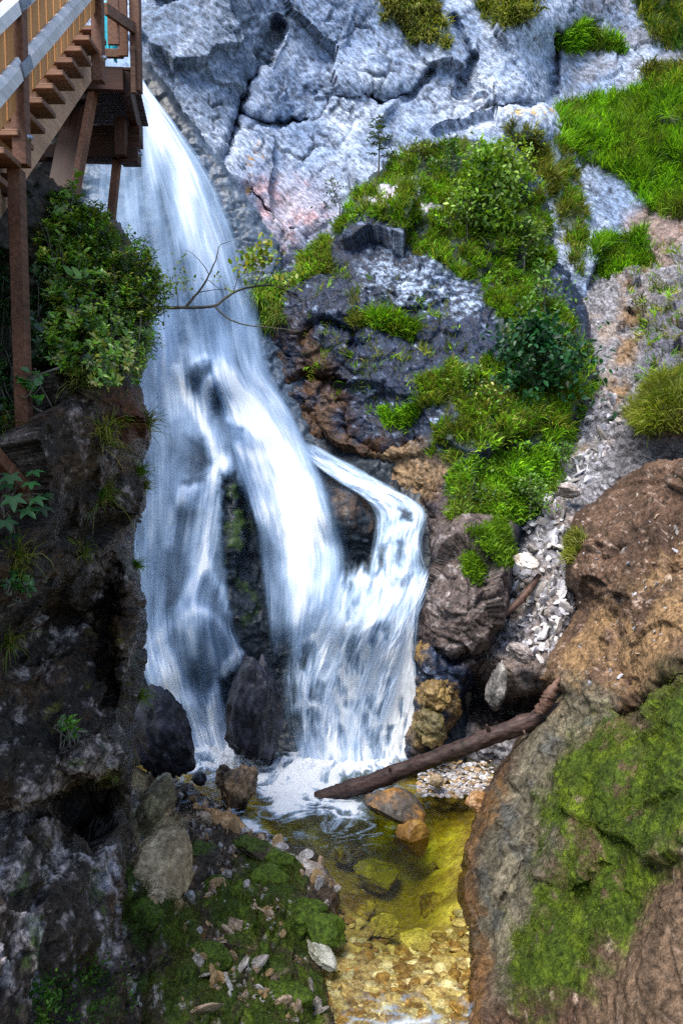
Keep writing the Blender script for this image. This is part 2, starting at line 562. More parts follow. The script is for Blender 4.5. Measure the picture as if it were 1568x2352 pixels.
CLIFF_GREEN = [
    [(1280, 245), (1400, 232), (1480, 215), (1700, 195), (1700, 500), (1490, 470), (1430, 400), (1340, 365), (1290, 330)],
    [(865, -60), (985, -60), (1010, 60), (1030, 115), (955, 88), (890, 55)],
    [(1055, -60), (1230, -60), (1215, 55), (1150, 75), (1110, 30)],
    [(1268, 85), (1330, 58), (1440, 125), (1380, 120), (1290, 118)],
    [(1455, -60), (1700, -60), (1700, 130), (1520, 110), (1470, 60)],
    [(1465, 175), (1700, 130), (1700, 230), (1500, 240)],
    [(1360, 565), (1470, 545), (1500, 600), (1400, 645), (1370, 620)],
    [(1275, 300), (1310, 330), (1340, 470), (1340, 640), (1310, 600), (1280, 460)],
    [(1170, 295), (1215, 300), (1270, 400), (1290, 520), (1240, 440)],
]
cliff_ctrl = [(100, -700, 25), (100, 200, 23.5), (330, 0, 24.6), (330, 250, 23.4), (330, 450, 22.6), (470, 150, 24.2), (530, 0, 24.6),
              (480, 360, 22.8), (560, 260, 25.0), (600, -200, 26), (650, 80, 26.0), (650, 250, 25.6), (620, 400, 24.6), (640, 560, 23.4),
              (800, 100, 27), (800, 300, 26.2), (760, 480, 24.6), (950, 0, 27.4), (950, 200, 26.8), (950, 400, 25.6), (1100, 100, 27.2),
              (1120, 250, 26.2), (1230, 60, 27.6), (1240, 260, 26.2), (1250, 330, 25.4), (1300, 120, 29.6), (1300, 220, 28.6), (1420, 100, 30), (1420, 200, 29),
              (1560, 0, 30), (1560, 170, 28.6), (1350, 300, 27.3), (1450, 330, 26.6), (1560, 300, 26.4), (1560, 450, 24.6), (1350, 450, 25.2),
              (1420, 520, 24.6), (1520, 560, 23.6), (1350, 600, 23.6), (800, 800, 23.5), (1200, 800, 24), (1500, 800, 22.5), (800, -700, 30), (1560, -700, 34), (1750, 300, 25.5), (2500, 300, 22.0), (2500, -700, 30), (2500, 900, 19), (-600, 300, 22), (-600, -700, 24),
              (100, 800, 22.5), (400, 800, 22)]
cliff = relief('rock_cliff', [(-600, -700), (2500, -700), (2500, 900), (-600, 900)], cliff_ctrl, 3.6, M['cliff'], cliff_disp, cliff_col,
               round_px=10, round_d=0.2, thick=3.0,
               grooves=[([(640, 60), (605, 130), (560, 220), (535, 310), (492, 415)], 12, 1.0), ([(553, 262), (610, 285), (700, 280)], 7, 0.5),
                        ([(835, 215), (875, 240), (940, 215), (990, 160)], 7, 0.5), ([(1275, 80), (1272, 240)], 9, 0.9),
                        ([(1000, 300), (1120, 255), (1260, 235)], 7, 0.4), ([(560, 440), (640, 520), (700, 560)], 6, 0.35),
                        ([(1040, 40), (1080, 130), (1060, 200)], 9, 0.5)],
               bumps=[(610, 240, 70, 50, 0.35), (1215, 290, 60, 45, 0.9), (820, 170, 130, 60, 0.4), (1180, 180, 100, 55, 0.5)])
tag(cliff.o, 'tall pale blue grey limestone cliff behind the waterfall', kind='structure')

# ------------------------------------------------------------------ ROCK BEHIND THE WATER
FALL_CTRL = [(330, 150, 22.3), (330, 210, 21.8), (220, 350, 21.4), (100, 500, 21.5), (400, 400, 21.2), (550, 600, 20.8), (450, 600, 20.4), (300, 600, 19.8),
             (500, 780, 19.7), (340, 800, 18.8), (200, 800, 19.0), (620, 900, 19.6), (700, 1050, 18.9), (480, 850, 18.7), (430, 900, 18.9), (520, 1000, 18.2),
             (600, 1020, 18.4), (520, 1090, 17.3), (420, 1130, 17.3), (350, 1100, 17.8), (250, 1100, 18), (350, 1400, 16.6), (250, 1400, 17), (450, 1300, 16.6), (450, 1410, 15.9),
             (540, 1300, 16.5), (560, 1420, 16.0), (650, 1300, 17.1), (760, 1250, 17.5), (780, 1120, 17.7), (830, 1105, 17.9), (900, 1165, 17.6), (960, 1190, 17.3), (800, 1180, 17.0), (820, 1260, 17.0),
             (870, 1300, 16.6), (985, 1330, 16.5), (720, 1340, 16.6), (640, 1420, 16.4), (950, 1500, 15.9), (800, 1420, 15.9), (860, 1480, 15.7), (740, 1500, 16.2),
             (800, 1650, 16.0), (930, 1740, 15.6), (740, 1750, 15.7), (660, 1560, 16.2), (480, 1600, 16.2), (480, 1720, 16.0), (360, 1590, 16.1), (420, 1760, 15.6),
             (1060, 1400, 16.3), (1060, 1100, 18), (600, 1800, 15.4), (800, 1850, 15.1), (1050, 1750, 15.4), (300, 1800, 15.3), (800, 950, 20), (600, 1950, 14.9), (900, 1950, 14.9)]


def fall_disp(p, px, sd):
    b, eb = facets(p, 1.1, 12)
    c, ec = facets(p, 3.2, 14)
    h = 0.12 * b + 0.06 * c + 0.08 * fbm(p, 1.5, 4, 0.6, 18) + 0.03 * fbm(p, 9, 3, 0.6, 19)
    return h, eb


def fall_col(p, px, n, h, ex, sd):
    N = len(p)
    c = np.tile(np.array([0.018, 0.024, 0.032]), (N, 1))
    c = mixc(c, (0.06, 0.07, 0.085), sstep(0.1, 0.6, fbm(p, 2.0, 5, 0.7, 41)))
    up = softmask(px, [(150, 300), (640, 300), (700, 1000), (300, 1000)], 60, 40)
    c = mixc(c, (0.075, 0.105, 0.15), up * 0.8)
    moss = softmask(px, [(510, 1090), (560, 1120), (590, 1400), (560, 1460), (520, 1300)], 18, 30) * sstep(0.0, 0.3, fbm(p, 2.2, 4, 0.7, 42))
    c = mixc(c, (0.04, 0.07, 0.01), moss * 0.9)
    br = softmask(px, [(700, 1040), (880, 1120), (960, 1180), (860, 1240), (780, 1200)], 18, 25) * sstep(-0.2, 0.3, fbm(p, 2.2, 4, 0.7, 43))
    c = mixc(c, (0.07, 0.045, 0.03), br * 0.8)
    return c, np.full(N, 0.8)


FALL_BUMPS = [(470, 855, 40, 40, 0.55), (500, 890, 45, 40, 0.5), (540, 1010, 70, 30, 0.45), (535, 1200, 32, 140, 0.75), (452, 1480, 60, 85, 0.55), (370, 1560, 40, 45, 0.4),
              (425, 1150, 40, 40, 0.4), (790, 1200, 70, 110, 0.55), (690, 1060, 55, 30, 0.5), (440, 1620, 40, 40, 0.4), (720, 1600, 45, 80, 0.35), (850, 1430, 90, 60, 0.4)]
fallrock = relief('waterfall_rock', [(60, 150), (340, 140), (520, 380), (640, 560), (720, 900), (860, 1000), (1060, 1100), (1080, 1850), (1000, 1950), (300, 1950), (200, 1500), (60, 900)],
                  FALL_CTRL, 3.4, M['fallrock'], fall_disp, fall_col, round_px=20, round_d=0.4, thick=1.5,
                  bumps=[(470, 855, 40, 40, 0.55), (500, 890, 45, 40, 0.5), (540, 1010, 70, 30, 0.45), (535, 1200, 32, 140, 0.75), (452, 1480, 60, 85, 0.55), (370, 1560, 40, 45, 0.4),
                         (425, 1150, 40, 40, 0.4), (790, 1200, 70, 110, 0.55), (690, 1060, 55, 30, 0.5), (440, 1620, 40, 40, 0.4), (720, 1600, 45, 80, 0.35), (850, 1430, 90, 60, 0.4)])
tag(fallrock.o, 'dark wet rock face under the falling water', kind='structure')

# ------------------------------------------------------------------ BUTTRESS right of the fall
BUTT_GREEN = [
    [(775, 540), (795, 485), (860, 400), (960, 335), (1100, 325), (1245, 430), (1275, 600), (1210, 690), (1230, 770), (1185, 740), (1130, 650), (1040, 610), (900, 530), (840, 505)],
    [(1110, 650), (1200, 680), (1290, 720), (1370, 860), (1290, 1010), (1190, 1000), (1175, 830)],
    [(965, 880), (1080, 838), (1165, 850), (1250, 960), (1150, 1025), (1050, 1070), (1000, 1050), (1060, 930), (985, 945)],
    [(1045, 1110), (1140, 1020), (1185, 1100), (1170, 1190), (1055, 1195)],
    [(1055, 1280), (1150, 1205), (1155, 1280), (1100, 1335)],
    [(860, 735), (965, 742), (940, 770), (870, 758)],
    [(800, 738), (850, 735), (840, 752)],
    [(585, 680), (640, 650), (650, 740), (615, 770)],
    [(690, 600), (760, 560), (745, 620), (690, 660)],
    [(880, 955), (960, 950), (950, 985), (900, 985)],
    [(1180, 1050), (1260, 1030), (1230, 1190), (1185, 1190)],
]
BUTT_HOLE = [(845, 470), (880, 425), (960, 410), (1000, 440), (1005, 490), (930, 480), (880, 505)]


def butt_disp(p, px, sd):
    a, ea = facets(p + fbm(p, 0.7, 2, 0.5, 3)[:, None] * 0.4, 0.42, 21)
    b, eb = facets(p + fbm(p, 1.6, 2, 0.5, 3)[:, None] * 0.15, 1.7, 22)
    c, ec = facets(p, 4.6, 24)
    h = 0.46 * a + 0.085 * b + 0.04 * c + 0.11 * fbm(p, 1.3, 5, 0.6, 28) + 0.05 * fbm(p, 8, 3, 0.65, 29)
    crack = np.exp(-(eb / 0.06) ** 2)
    crack = crack * sstep(-0.1, 0.35, fbm(p, 0.7, 3, 0.5, 27))
    h -= 0.09 * crack
    return h, (eb, crack)


def butt_col(p, px, n, h, ex, sd):
    eb, crack = ex
    N = len(p)
    c = np.tile(np.array([0.010, 0.018, 0.040]), (N, 1))
    sp = fbm(p * [1, 1, 1.5], 3.6, 5, 0.8, 51)
    c = mixc(c, (0.30, 0.38, 0.54), sstep(0.18, 0.7, sp + 0.25 * fbm(p, 0.5, 3, 0.5, 52)) * 0.9)
    pale = softmask(px, [(860, 560), (960, 560), (1100, 660), (1080, 720), (960, 700), (840, 660), (830, 590)], 22, 40)
    c = mixc(c, (0.34, 0.43, 0.58), pale * sstep(-0.2, 0.35, sp) * 0.85)
    c = mixc(c, (0.42, 0.40, 0.44), softmask(px, BUTT_HOLE, 14, 20) * 0.9)
    low = softmask(px, [(600, 780), (700, 740), (780, 880), (850, 1000), (960, 1010), (1040, 1130), (980, 1180), (860, 1120), (700, 1040), (620, 900)], 35, 45)
    c = mixc(c, (0.07, 0.034, 0.013), low * sstep(-0.45, 0.1, fbm(p, 1.3, 4, 0.65, 53)) * 0.92)
    tan = softmask(px, [(860, 1060), (980, 1010), (1040, 1080), (990, 1165), (900, 1140)], 22, 30)
    c = mixc(c, (0.22, 0.145, 0.075), tan * 0.75)
    lump = softmask(px, [(990, 1180), (1060, 1120), (1170, 1200), (1160, 1420), (1120, 1560), (950, 1460), (950, 1340)], 22, 22)
    c = mixc(c, (0.085, 0.062, 0.052), lump * 0.9)
    c = mixc(c, (0.30, 0.26, 0.245), lump * sstep(0.1, 0.5, sp) * 0.8)
    lo2 = softmask(px, [(940, 1460), (1060, 1560), (1080, 1640), (960, 1720), (930, 1650)], 18, 20)
    c = mixc(c, (0.30, 0.19, 0.06), lo2 * sstep(-0.2, 0.3, fbm(p, 2.0, 4, 0.65, 54)) * 0.9)
    c = mixc(c, (0.012, 0.010, 0.010), crack * 0.6)
    gl = np.zeros(N)
    for poly in BUTT_GREEN:
        gl = np.maximum(gl, softmask(px, poly, 12, 22))
    gl *= 0.35 + 0.65 * sstep(-0.3, 0.15, fbm(p, 1.4, 4, 0.65, 56))
    gl *= 1 - softmask(px, BUTT_HOLE, 12, 18)
    c = mixc(c, (0.035, 0.055, 0.012), gl * 0.9)
    wet = 0.45 + 0.4 * softmask(px, [(600, 600), (760, 560), (800, 900), (960, 1200), (700, 1060)], 60, 30)
    return c, wet


butt_ctrl = [(560, 700, 21.0), (560, 900, 20.6), (620, 620, 21.6), (640, 800, 20.3), (660, 950, 19.8), (720, 700, 20.1), (780, 600, 20.9), (760, 860, 19.5), (720, 1030, 19.0), (850, 500, 21.6),
             (860, 420, 22.6), (960, 350, 23.2), (1100, 335, 23.6), (1000, 450, 21.8), (900, 600, 20.4), (900, 740, 19.5), (900, 900, 18.8), (960, 1000, 18.3), (860, 1100, 18.5), (960, 1170, 17.7), (1100, 480, 21.6),
             (1240, 430, 23.0), (1100, 640, 20.4), (1260, 600, 21.6), (1090, 760, 19.3), (1200, 760, 19.8), (1330, 720, 21.0), (1360, 860, 19.4), (1080, 880, 18.3), (1200, 900, 18.4), (1280, 1000, 17.9),
             (1080, 1030, 17.2), (1200, 1060, 17.2), (1100, 1150, 16.2), (1200, 1180, 16.6), (1010, 1200, 16.7), (990, 1300, 16.2), (1080, 1280, 15.4), (1160, 1280, 15.8), (1060, 1400, 15.0), (960, 1420, 15.7), (1140, 1450, 15.0),
             (1060, 1540, 14.9), (960, 1560, 15.4), (1000, 1640, 14.9), (950, 1700, 14.8), (1080, 1600, 15.1), (1180, 1500, 15.4)]
buttress = relief('rock_buttress', [(540, 640), (660, 590), (770, 550), (790, 480), (850, 405), (955, 330), (1100, 318), (1250, 415), (1290, 600), (1345, 700), (1375, 860), (1300, 1010), (1275, 1080),
                                     (1225, 1185), (1175, 1260), (1165, 1380), (1130, 1500), (1090, 1560), (1060, 1640), (970, 1740), (925, 1740), (942, 1600), (948, 1400), (992, 1300), (975, 1180), (880, 1150), (720, 1070), (600, 1000)],
                  butt_ctrl, 3.0, M['buttress'], butt_disp, butt_col, round_px=34, round_d=0.9, thick=3.0,
                  grooves=[([(650, 900), (720, 860), (800, 900), (790, 980)], 14, 0.5), ([(700, 770), (740, 740), (800, 760), (830, 800)], 13, 0.5),
                           ([(1000, 1190), (1080, 1200), (1165, 1200)], 9, 0.4), ([(955, 1470), (1040, 1520), (1110, 1500)], 10, 0.5), ([(800, 1000), (880, 1040), (960, 1010)], 8, 0.3)],
                  bumps=[(925, 465, 75, 55, 0.5), (1060, 1350, 110, 150, 0.35), (950, 640, 120, 70, 0.35)])
tag(buttress.o, 'dark blue grey rock buttress with green cap right of the waterfall', kind='structure')

# ------------------------------------------------------------------ SCREE GULLY
def scree_disp(p, px, sd):
    c, ec = facets(p, 3.0, 34)
    e, ee = facets(p, 7.5, 35)
    h = 0.07 * c + 0.06 * e + 0.18 * fbm(p, 0.8, 4, 0.6, 38) + 0.03 * fbm(p, 9, 3, 0.6, 39)
    rocky = softmask(px, [(1400, 560), (1700, 560), (1700, 1100), (1400, 900), (1430, 760)], 30, 30) * 0.9
    b, eb = facets(p, 1.2, 36)
    h = h + rocky * 0.35 * b
    return h, (ee, rocky)


def scree_col(p, px, n, h, ex, sd):
    ee, rocky = ex
    N = len(p)
    c = np.tile(np.array([0.19, 0.19, 0.21]), (N, 1))
    c = mixc(c, (0.42, 0.41, 0.45), sstep(-0.1, 0.5, fbm(p, 3.3, 4, 0.7, 61)) * 0.8)
    c = mixc(c, (0.05, 0.04, 0.038), np.exp(-(ee / 0.16) ** 2) * 0.75)
    st = softmask(px, [(1425, 640), (1490, 620), (1480, 760), (1430, 870), (1420, 960), (1380, 940), (1420, 800)], 18, 25)
    c = mixc(c, (0.20, 0.125, 0.062), st * sstep(-0.3, 0.2, fbm(p, 1.5, 4, 0.65, 62)) * 0.9)
    c = mixc(c, (0.085, 0.085, 0.11), softmask(px, [(1490, 680), (1700, 600), (1700, 900), (1460, 880)], 20, 25) * 0.8)
    c = mixc(c, (0.30, 0.22, 0.16), sstep(0.1, 0.5, fbm(p, 0.8, 3, 0.6, 63)) * 0.55)
    lowr = softmask(px, [(1100, 1560), (1240, 1420), (1280, 1560), (1200, 1700), (1080, 1700)], 20, 20)
    c = mixc(c, (0.12, 0.09, 0.075), lowr * 0.8)
    gl = softmask(px, [(1450, 960), (1500, 870), (1700, 830), (1700, 1000), (1480, 985)], 12, 16)
    c = mixc(c, (0.05, 0.06, 0.012), gl * 0.9)
    c = mixc(c, (0.08, 0.075, 0.08), softmask(px, [(1400, 1080), (1430, 1000), (1700, 990), (1700, 1080), (1480, 1060), (1420, 1110)], 15, 18) * 0.8)
    return c, np.full(N, 0.2)


scree_ctrl = [(1480, 560, 24.4), (1560, 560, 23.6), (1400, 600, 24.0), (1440, 700, 22.2), (1440, 800, 20.7), (1380, 880, 19.8), (1350, 1000, 18.5), (1420, 960, 18.2), (1280, 1150, 16.9), (1360, 1080, 17.2),
              (1230, 1300, 15.8), (1300, 1280, 15.8), (1250, 1450, 14.8), (1320, 1400, 14.9), (1180, 1550, 14.5), (1240, 1560, 14.2), (1150, 1430, 15.7), (1560, 700, 20.6), (1560, 820, 18.6),
              (1500, 900, 16.6), (1560, 900, 16.2), (1470, 980, 16.3), (1560, 1000, 15.4), (1420, 1090, 16.2), (1700, 900, 15.4), (2500, 560, 19), (2500, 900, 15), (2500, 1300, 13.5), (1120, 1620, 15.0), (1100, 1400, 16.6), (1150, 1200, 18.2), (1250, 950, 19.8), (1300, 800, 22.0),
              (1560, 1200, 16.0), (1400, 1400, 15.8), (1300, 1650, 14.3), (1100, 1750, 15.4), (1250, 1750, 14.5)]
scree = relief('scree_gully_terrain', [(1250, 560), (1800, 540), (2500, 520), (2500, 1300), (1800, 1300), (1450, 1500), (1320, 1760), (1060, 1780), (1080, 1560), (1130, 1300), (1150, 1150), (1240, 950)],
               scree_ctrl, 3.0, M['scree'], scree_disp, scree_col, round_px=8, round_d=0.1, thick=1.5,
               bumps=[(1520, 930, 75, 75, 0.5), (1215, 1590, 40, 30, 0.2), (1500, 800, 60, 120, 0.5)],
               grooves=[([(1470, 640), (1440, 760), (1420, 860), (1400, 960)], 16, 0.35), ([(1070, 1590), (1130, 1620), (1180, 1640), (1230, 1630)], 44, 2.4)])
tag(scree.o, 'steep gully of pale grey scree climbing right of the buttress', kind='structure')

# ------------------------------------------------------------------ RIGHT SLOPE
SLOPE_MOSS = [(1240, 2000), (1250, 1850), (1290, 1740), (1400, 1650), (1480, 1700), (1568, 1560), (1800, 1500), (1800, 1960), (1568, 1950), (1500, 2000), (1440, 2120), (1330, 2260), (1220, 2320), (1150, 2290), (1170, 2150), (1240, 2080)]


def slope_disp(p, px, sd):
    q = p @ np.array([[0.8, 0, 0.6], [0, 1, 0], [-0.6, 0, 0.8]]).T
    a, ea = facets(p + fbm(p, 0.9, 2, 0.5, 3)[:, None] * 0.4, 0.7, 41)
    b, eb = facets(q * [0.6, 1, 1.4] + fbm(p, 1.6, 2, 0.5, 3)[:, None] * 0.2, 1.8, 42)
    c, ec = facets(p, 6.0, 44)
    h = 0.13 * a + 0.08 * b + 0.025 * c + 0.13 * fbm(q * [0.5, 1, 1.5], 1.4, 5, 0.62, 48) + 0.16 * (ridged(q * [0.35, 1, 1.4], 1.0, 4, 0.55, 46) - 0.4) + 0.025 * fbm(p, 11, 4, 0.65, 49)
    m = softmask(px, SLOPE_MOSS, 34, 70, 9, 1 / 70.0)
    h = h + m * (0.015 + 0.03 * fbm(p, 5, 4, 0.7, 50) + 0.015 * fbm(p, 16, 3, 0.7, 47))
    return h, (eb, ec, m)


def slope_col(p, px, n, h, ex, sd):
    eb, ec, m = ex
    N = len(p)
    q = p @ np.array([[0.8, 0, 0.6], [0, 1, 0], [-0.6, 0, 0.8]]).T
    c = np.tile(np.array([0.070, 0.042, 0.028]), (N, 1))
    c = mixc(c, (0.155, 0.095, 0.064), sstep(-0.2, 0.5, fbm(p, 1.5, 5, 0.7, 71)) * 0.8)
    c = mixc(c, (0.030, 0.018, 0.012), sstep(0.08, 0.45, fbm(q * [0.4, 1, 1.6], 1.8, 5, 0.7, 70)) * 0.75)
    spk = sstep(0.28, 0.5, fbm(p, 7.0, 3, 0.7, 72))
    c = mixc(c, (0.36, 0.27, 0.22), spk * 0.7)
    tan = softmask(px, [(1240, 1560), (1330, 1420), (1568, 1250), (1800, 1150), (1800, 1520), (1568, 1480), (1480, 1640), (1330, 1700), (1250, 1760)], 40, 40)
    c = mixc(c, (0.25, 0.155, 0.075), tan * sstep(-0.5, 0.3, fbm(q * [0.5, 1, 1.6], 1.6, 4, 0.65, 73)) * 0.85)
    grey = softmask(px, [(1300, 1560), (1420, 1600), (1330, 1760), (1270, 1980), (1230, 2120), (1180, 2300), (1120, 2300), (1075, 2060), (1110, 1850), (1210, 1690)], 30, 35)
    c = mixc(c, (0.105, 0.095, 0.065), grey * 0.9)
    c = mixc(c, (0.25, 0.22, 0.15), grey * sstep(0.0, 0.5, fbm(q * [0.5, 1, 1.6], 2.6, 5, 0.7, 74)) * 0.7)
    c = mixc(c, (0.07, 0.075, 0.075), grey * sstep(0.15, 0.45, fbm(p, 1.1, 4, 0.7, 75)) * 0.7)
    edge = softmask(px, [(1030, 1900), (1110, 1800), (1180, 1720), (1140, 1850), (1085, 2000), (1120, 2200), (1120, 2420), (1040, 2420), (1030, 2050)], 16, 25)
    c = mixc(c, (0.15, 0.078, 0.028), edge * sstep(-0.4, 0.2, fbm(p, 2.3, 4, 0.7, 76)) * 0.9)
    dk = softmask(px, [(1480, 1580), (1568, 1500), (1620, 1600), (1560, 1660), (1470, 1690), (1440, 1650)], 18, 25)
    c = mixc(c, (0.05, 0.042, 0.02), dk * 0.85)
    lowb = softmask(px, [(1330, 2280), (1440, 2130), (1568, 1970), (1800, 1970), (1800, 2450), (1330, 2450)], 25, 35)
    c = mixc(c, (0.12, 0.082, 0.052), lowb * 0.7)
    c = mixc(c, (0.018, 0.014, 0.010), np.exp(-(eb / 0.05) ** 2) * 0.45)
    mc = mixc(np.tile(np.array([0.040, 0.066, 0.005]), (N, 1)), (0.085, 0.125, 0.006), sstep(-0.15, 0.45, fbm(p, 3.0, 5, 0.7, 77)))
    mc = mixc(mc, (0.018, 0.03, 0.006), sstep(0.1, 0.5, fbm(p, 2.0, 5, 0.75, 78)) * 0.8)
    gap = 1 - sstep(0.12, 0.45, fbm(p, 1.6, 5, 0.75, 79)) * 0.9
    c = c + (mc - c) * (m * gap)[:, None]
    return c, 0.15 + 0.55 * edge


slope_ctrl = [(1430, 1080, 15.6), (1310, 1190, 15.5), (1290, 1330, 15.0), (1330, 1400, 14.2), (1260, 1500, 13.8), (1235, 1570, 13.5), (1300, 1600, 12.5), (1200, 1700, 12.7), (1110, 1820, 12.4), (1060, 1950, 11.8), (1050, 2060, 10.8),
              (1085, 2200, 9.5), (1065, 2360, 8.3), (1568, 1060, 13.4), (1450, 1200, 13.6), (1568, 1250, 11.6), (1400, 1350, 12.9), (1568, 1420, 10.2), (1420, 1500, 11.5), (1568, 1580, 9.0), (1480, 1640, 9.9), (1350, 1660, 11.2),
              (1250, 1850, 10.8), (1350, 1850, 9.5), (1450, 1800, 8.7), (1568, 1750, 7.8), (1180, 2050, 9.7), (1280, 2050, 8.9), (1380, 2050, 7.9), (1500, 2000, 7.0), (1568, 2000, 6.5), (1150, 2250, 8.4), (1280, 2250, 7.4), (1420, 2250, 6.4), (1568, 2250, 5.6),
              (1200, 2400, 7.4), (1568, 2400, 5.2), (1750, 2000, 5.4), (1750, 1300, 10.0), (2500, 950, 11.0), (2500, 1500, 7.4), (2500, 2000, 5.0), (2500, 2400, 4.2)]
slope = relief('bank_slope_terrain', [(2500, 900), (1800, 1000), (1560, 1050), (1480, 1060), (1425, 1100), (1318, 1185), (1295, 1330), (1328, 1400), (1280, 1480), (1235, 1560), (1285, 1590), (1200, 1700), (1115, 1815), (1062, 1940), (1050, 2060), (1080, 2200), (1062, 2460), (1800, 2460), (2500, 2460)],
               slope_ctrl, 2.8, M['earth'], slope_disp, slope_col, round_px=26, round_d=0.7, thick=2.5, edge_noise=12,
               grooves=[([(1300, 1600), (1260, 1780), (1250, 1900), (1150, 2080)], 12, 0.25), ([(1390, 1900), (1400, 1980), (1330, 2060)], 22, 0.35), ([(1440, 1650), (1520, 1600), (1568, 1560)], 22, 0.4)],
               bumps=[(1320, 1980, 120, 110, 0.25), (1330, 1300, 70, 60, 0.3)])
tag(slope.o, 'brown and mossy rock slope rising on the right of the pool', kind='structure')

# ------------------------------------------------------------------ LEFT GORGE WALL
def wall_disp(p, px, sd):
    a, ea = facets(p + fbm(p, 1.2, 2, 0.5, 3)[:, None] * 0.3, 1.0, 51)
    b, eb = facets(p * [1, 1, 0.8] + fbm(p, 2.5, 2, 0.5, 3)[:, None] * 0.1, 3.0, 52)
    c, ec = facets(p * [1, 1, 0.8], 9.5, 54)
    h = 0.34 * a + 0.08 * b + 0.028 * c + 0.16 * ridged(p * [1, 1, 0.7], 1.2, 4, 0.5, 58) + 0.022 * fbm(p, 9, 4, 0.7, 59) - 0.1
    return h, (eb, ec)


def wall_col(p, px, n, h, ex, sd):
    eb, ec = ex
    N = len(p)
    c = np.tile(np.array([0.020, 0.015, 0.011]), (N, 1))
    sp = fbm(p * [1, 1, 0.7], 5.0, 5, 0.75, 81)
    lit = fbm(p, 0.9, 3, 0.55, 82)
    c = mixc(c, (0.33, 0.27, 0.245), sstep(0.10, 0.55, sp + 0.55 * lit) * 0.9)  # whitish crusts, and bright glints of the wall put into the colour
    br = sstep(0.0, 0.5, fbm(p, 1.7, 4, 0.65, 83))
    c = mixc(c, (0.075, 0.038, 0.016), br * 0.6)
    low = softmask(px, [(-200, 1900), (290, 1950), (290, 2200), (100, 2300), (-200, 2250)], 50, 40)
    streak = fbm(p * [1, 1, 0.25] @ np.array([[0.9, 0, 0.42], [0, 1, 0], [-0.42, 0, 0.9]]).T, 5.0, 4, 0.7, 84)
    c = mixc(c, (0.46, 0.41, 0.41), low * sstep(0.0, 0.5, streak) * 0.75)  # purple-grey highlights of the lower wall, painted as pale streaks
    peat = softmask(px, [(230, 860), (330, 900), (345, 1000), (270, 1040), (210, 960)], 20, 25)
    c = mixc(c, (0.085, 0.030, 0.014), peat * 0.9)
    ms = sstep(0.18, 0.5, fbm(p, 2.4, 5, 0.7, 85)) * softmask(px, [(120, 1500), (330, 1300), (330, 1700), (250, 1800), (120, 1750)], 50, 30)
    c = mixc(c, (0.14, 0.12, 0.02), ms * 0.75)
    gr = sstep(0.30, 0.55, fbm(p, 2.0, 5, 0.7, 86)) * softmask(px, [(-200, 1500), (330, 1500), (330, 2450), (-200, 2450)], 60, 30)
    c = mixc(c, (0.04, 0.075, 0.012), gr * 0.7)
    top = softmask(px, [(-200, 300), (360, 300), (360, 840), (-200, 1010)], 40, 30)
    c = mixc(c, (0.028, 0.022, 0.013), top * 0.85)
    c = mixc(c, (0.010, 0.008, 0.008), np.exp(-(ec / 0.10) ** 2) * 0.4)
    return c, np.full(N, 0.45)


def near(d):
    return d if d < 6.8 else 6.8 + (d - 6.8) * 0.62


wall_ctrl = [(-800, 300, 6.8), (-800, 1000, 5.2), (-800, 1500, 5.0), (-800, 2000, 4.4), (-800, 2400, 3.8), (-150, 400, 6.6), (-150, 1000, 5.4), (-150, 1500, 5.2), (-150, 2000, 4.6), (-150, 2400, 4.0), (0, 450, 7.6), (0, 700, 6.9), (0, 1000, 6.2), (57, 1075, 6.5), (0, 1200, 6.1), (0, 1450, 6.4), (0, 1700, 6.0), (0, 2000, 5.4), (0, 2300, 4.7),
             (100, 500, 8.6), (100, 700, 7.6), (120, 900, 7.4), (120, 1150, 7.0), (100, 1350, 7.2), (110, 1500, 7.7), (80, 1650, 6.7), (100, 1800, 6.3), (100, 2000, 6.1), (120, 2200, 5.5), (120, 2350, 5.1),
             (220, 560, 9.4), (220, 700, 8.3), (230, 850, 7.9), (250, 1000, 8.2), (210, 1150, 8.0), (220, 1280, 8.6), (200, 1420, 9.6), (210, 1550, 8.9), (200, 1680, 7.6), (210, 1780, 7.2), (220, 1870, 8.7), (250, 1920, 8.8), (200, 2010, 6.9), (220, 2150, 6.3), (230, 2350, 6.0),
             (330, 600, 10.0), (335, 750, 9.2), (330, 880, 9.0), (340, 980, 9.2), (325, 1130, 9.4), (300, 1250, 9.7), (330, 1400, 9.9), (320, 1560, 9.8), (300, 1680, 9.0), (305, 1800, 8.9), (290, 1930, 9.6), (285, 2080, 7.6), (300, 2250, 7.2), (320, 2400, 7.0)]
wall_ctrl = [(x, y, near(d)) for x, y, d in wall_ctrl]
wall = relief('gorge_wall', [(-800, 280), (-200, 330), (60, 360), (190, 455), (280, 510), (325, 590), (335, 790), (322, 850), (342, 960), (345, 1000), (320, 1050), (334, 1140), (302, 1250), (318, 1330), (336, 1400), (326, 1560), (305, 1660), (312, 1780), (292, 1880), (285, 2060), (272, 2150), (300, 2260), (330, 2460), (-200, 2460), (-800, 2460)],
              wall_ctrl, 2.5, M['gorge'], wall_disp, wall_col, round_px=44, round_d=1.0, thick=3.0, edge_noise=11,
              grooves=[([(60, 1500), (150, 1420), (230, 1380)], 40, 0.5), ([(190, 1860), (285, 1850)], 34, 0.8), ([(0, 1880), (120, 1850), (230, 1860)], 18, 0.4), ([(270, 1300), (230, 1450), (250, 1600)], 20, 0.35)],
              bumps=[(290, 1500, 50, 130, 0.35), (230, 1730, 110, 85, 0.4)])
tag(wall.o, 'dark craggy rock wall at the left edge, below the staircase', kind='structure')

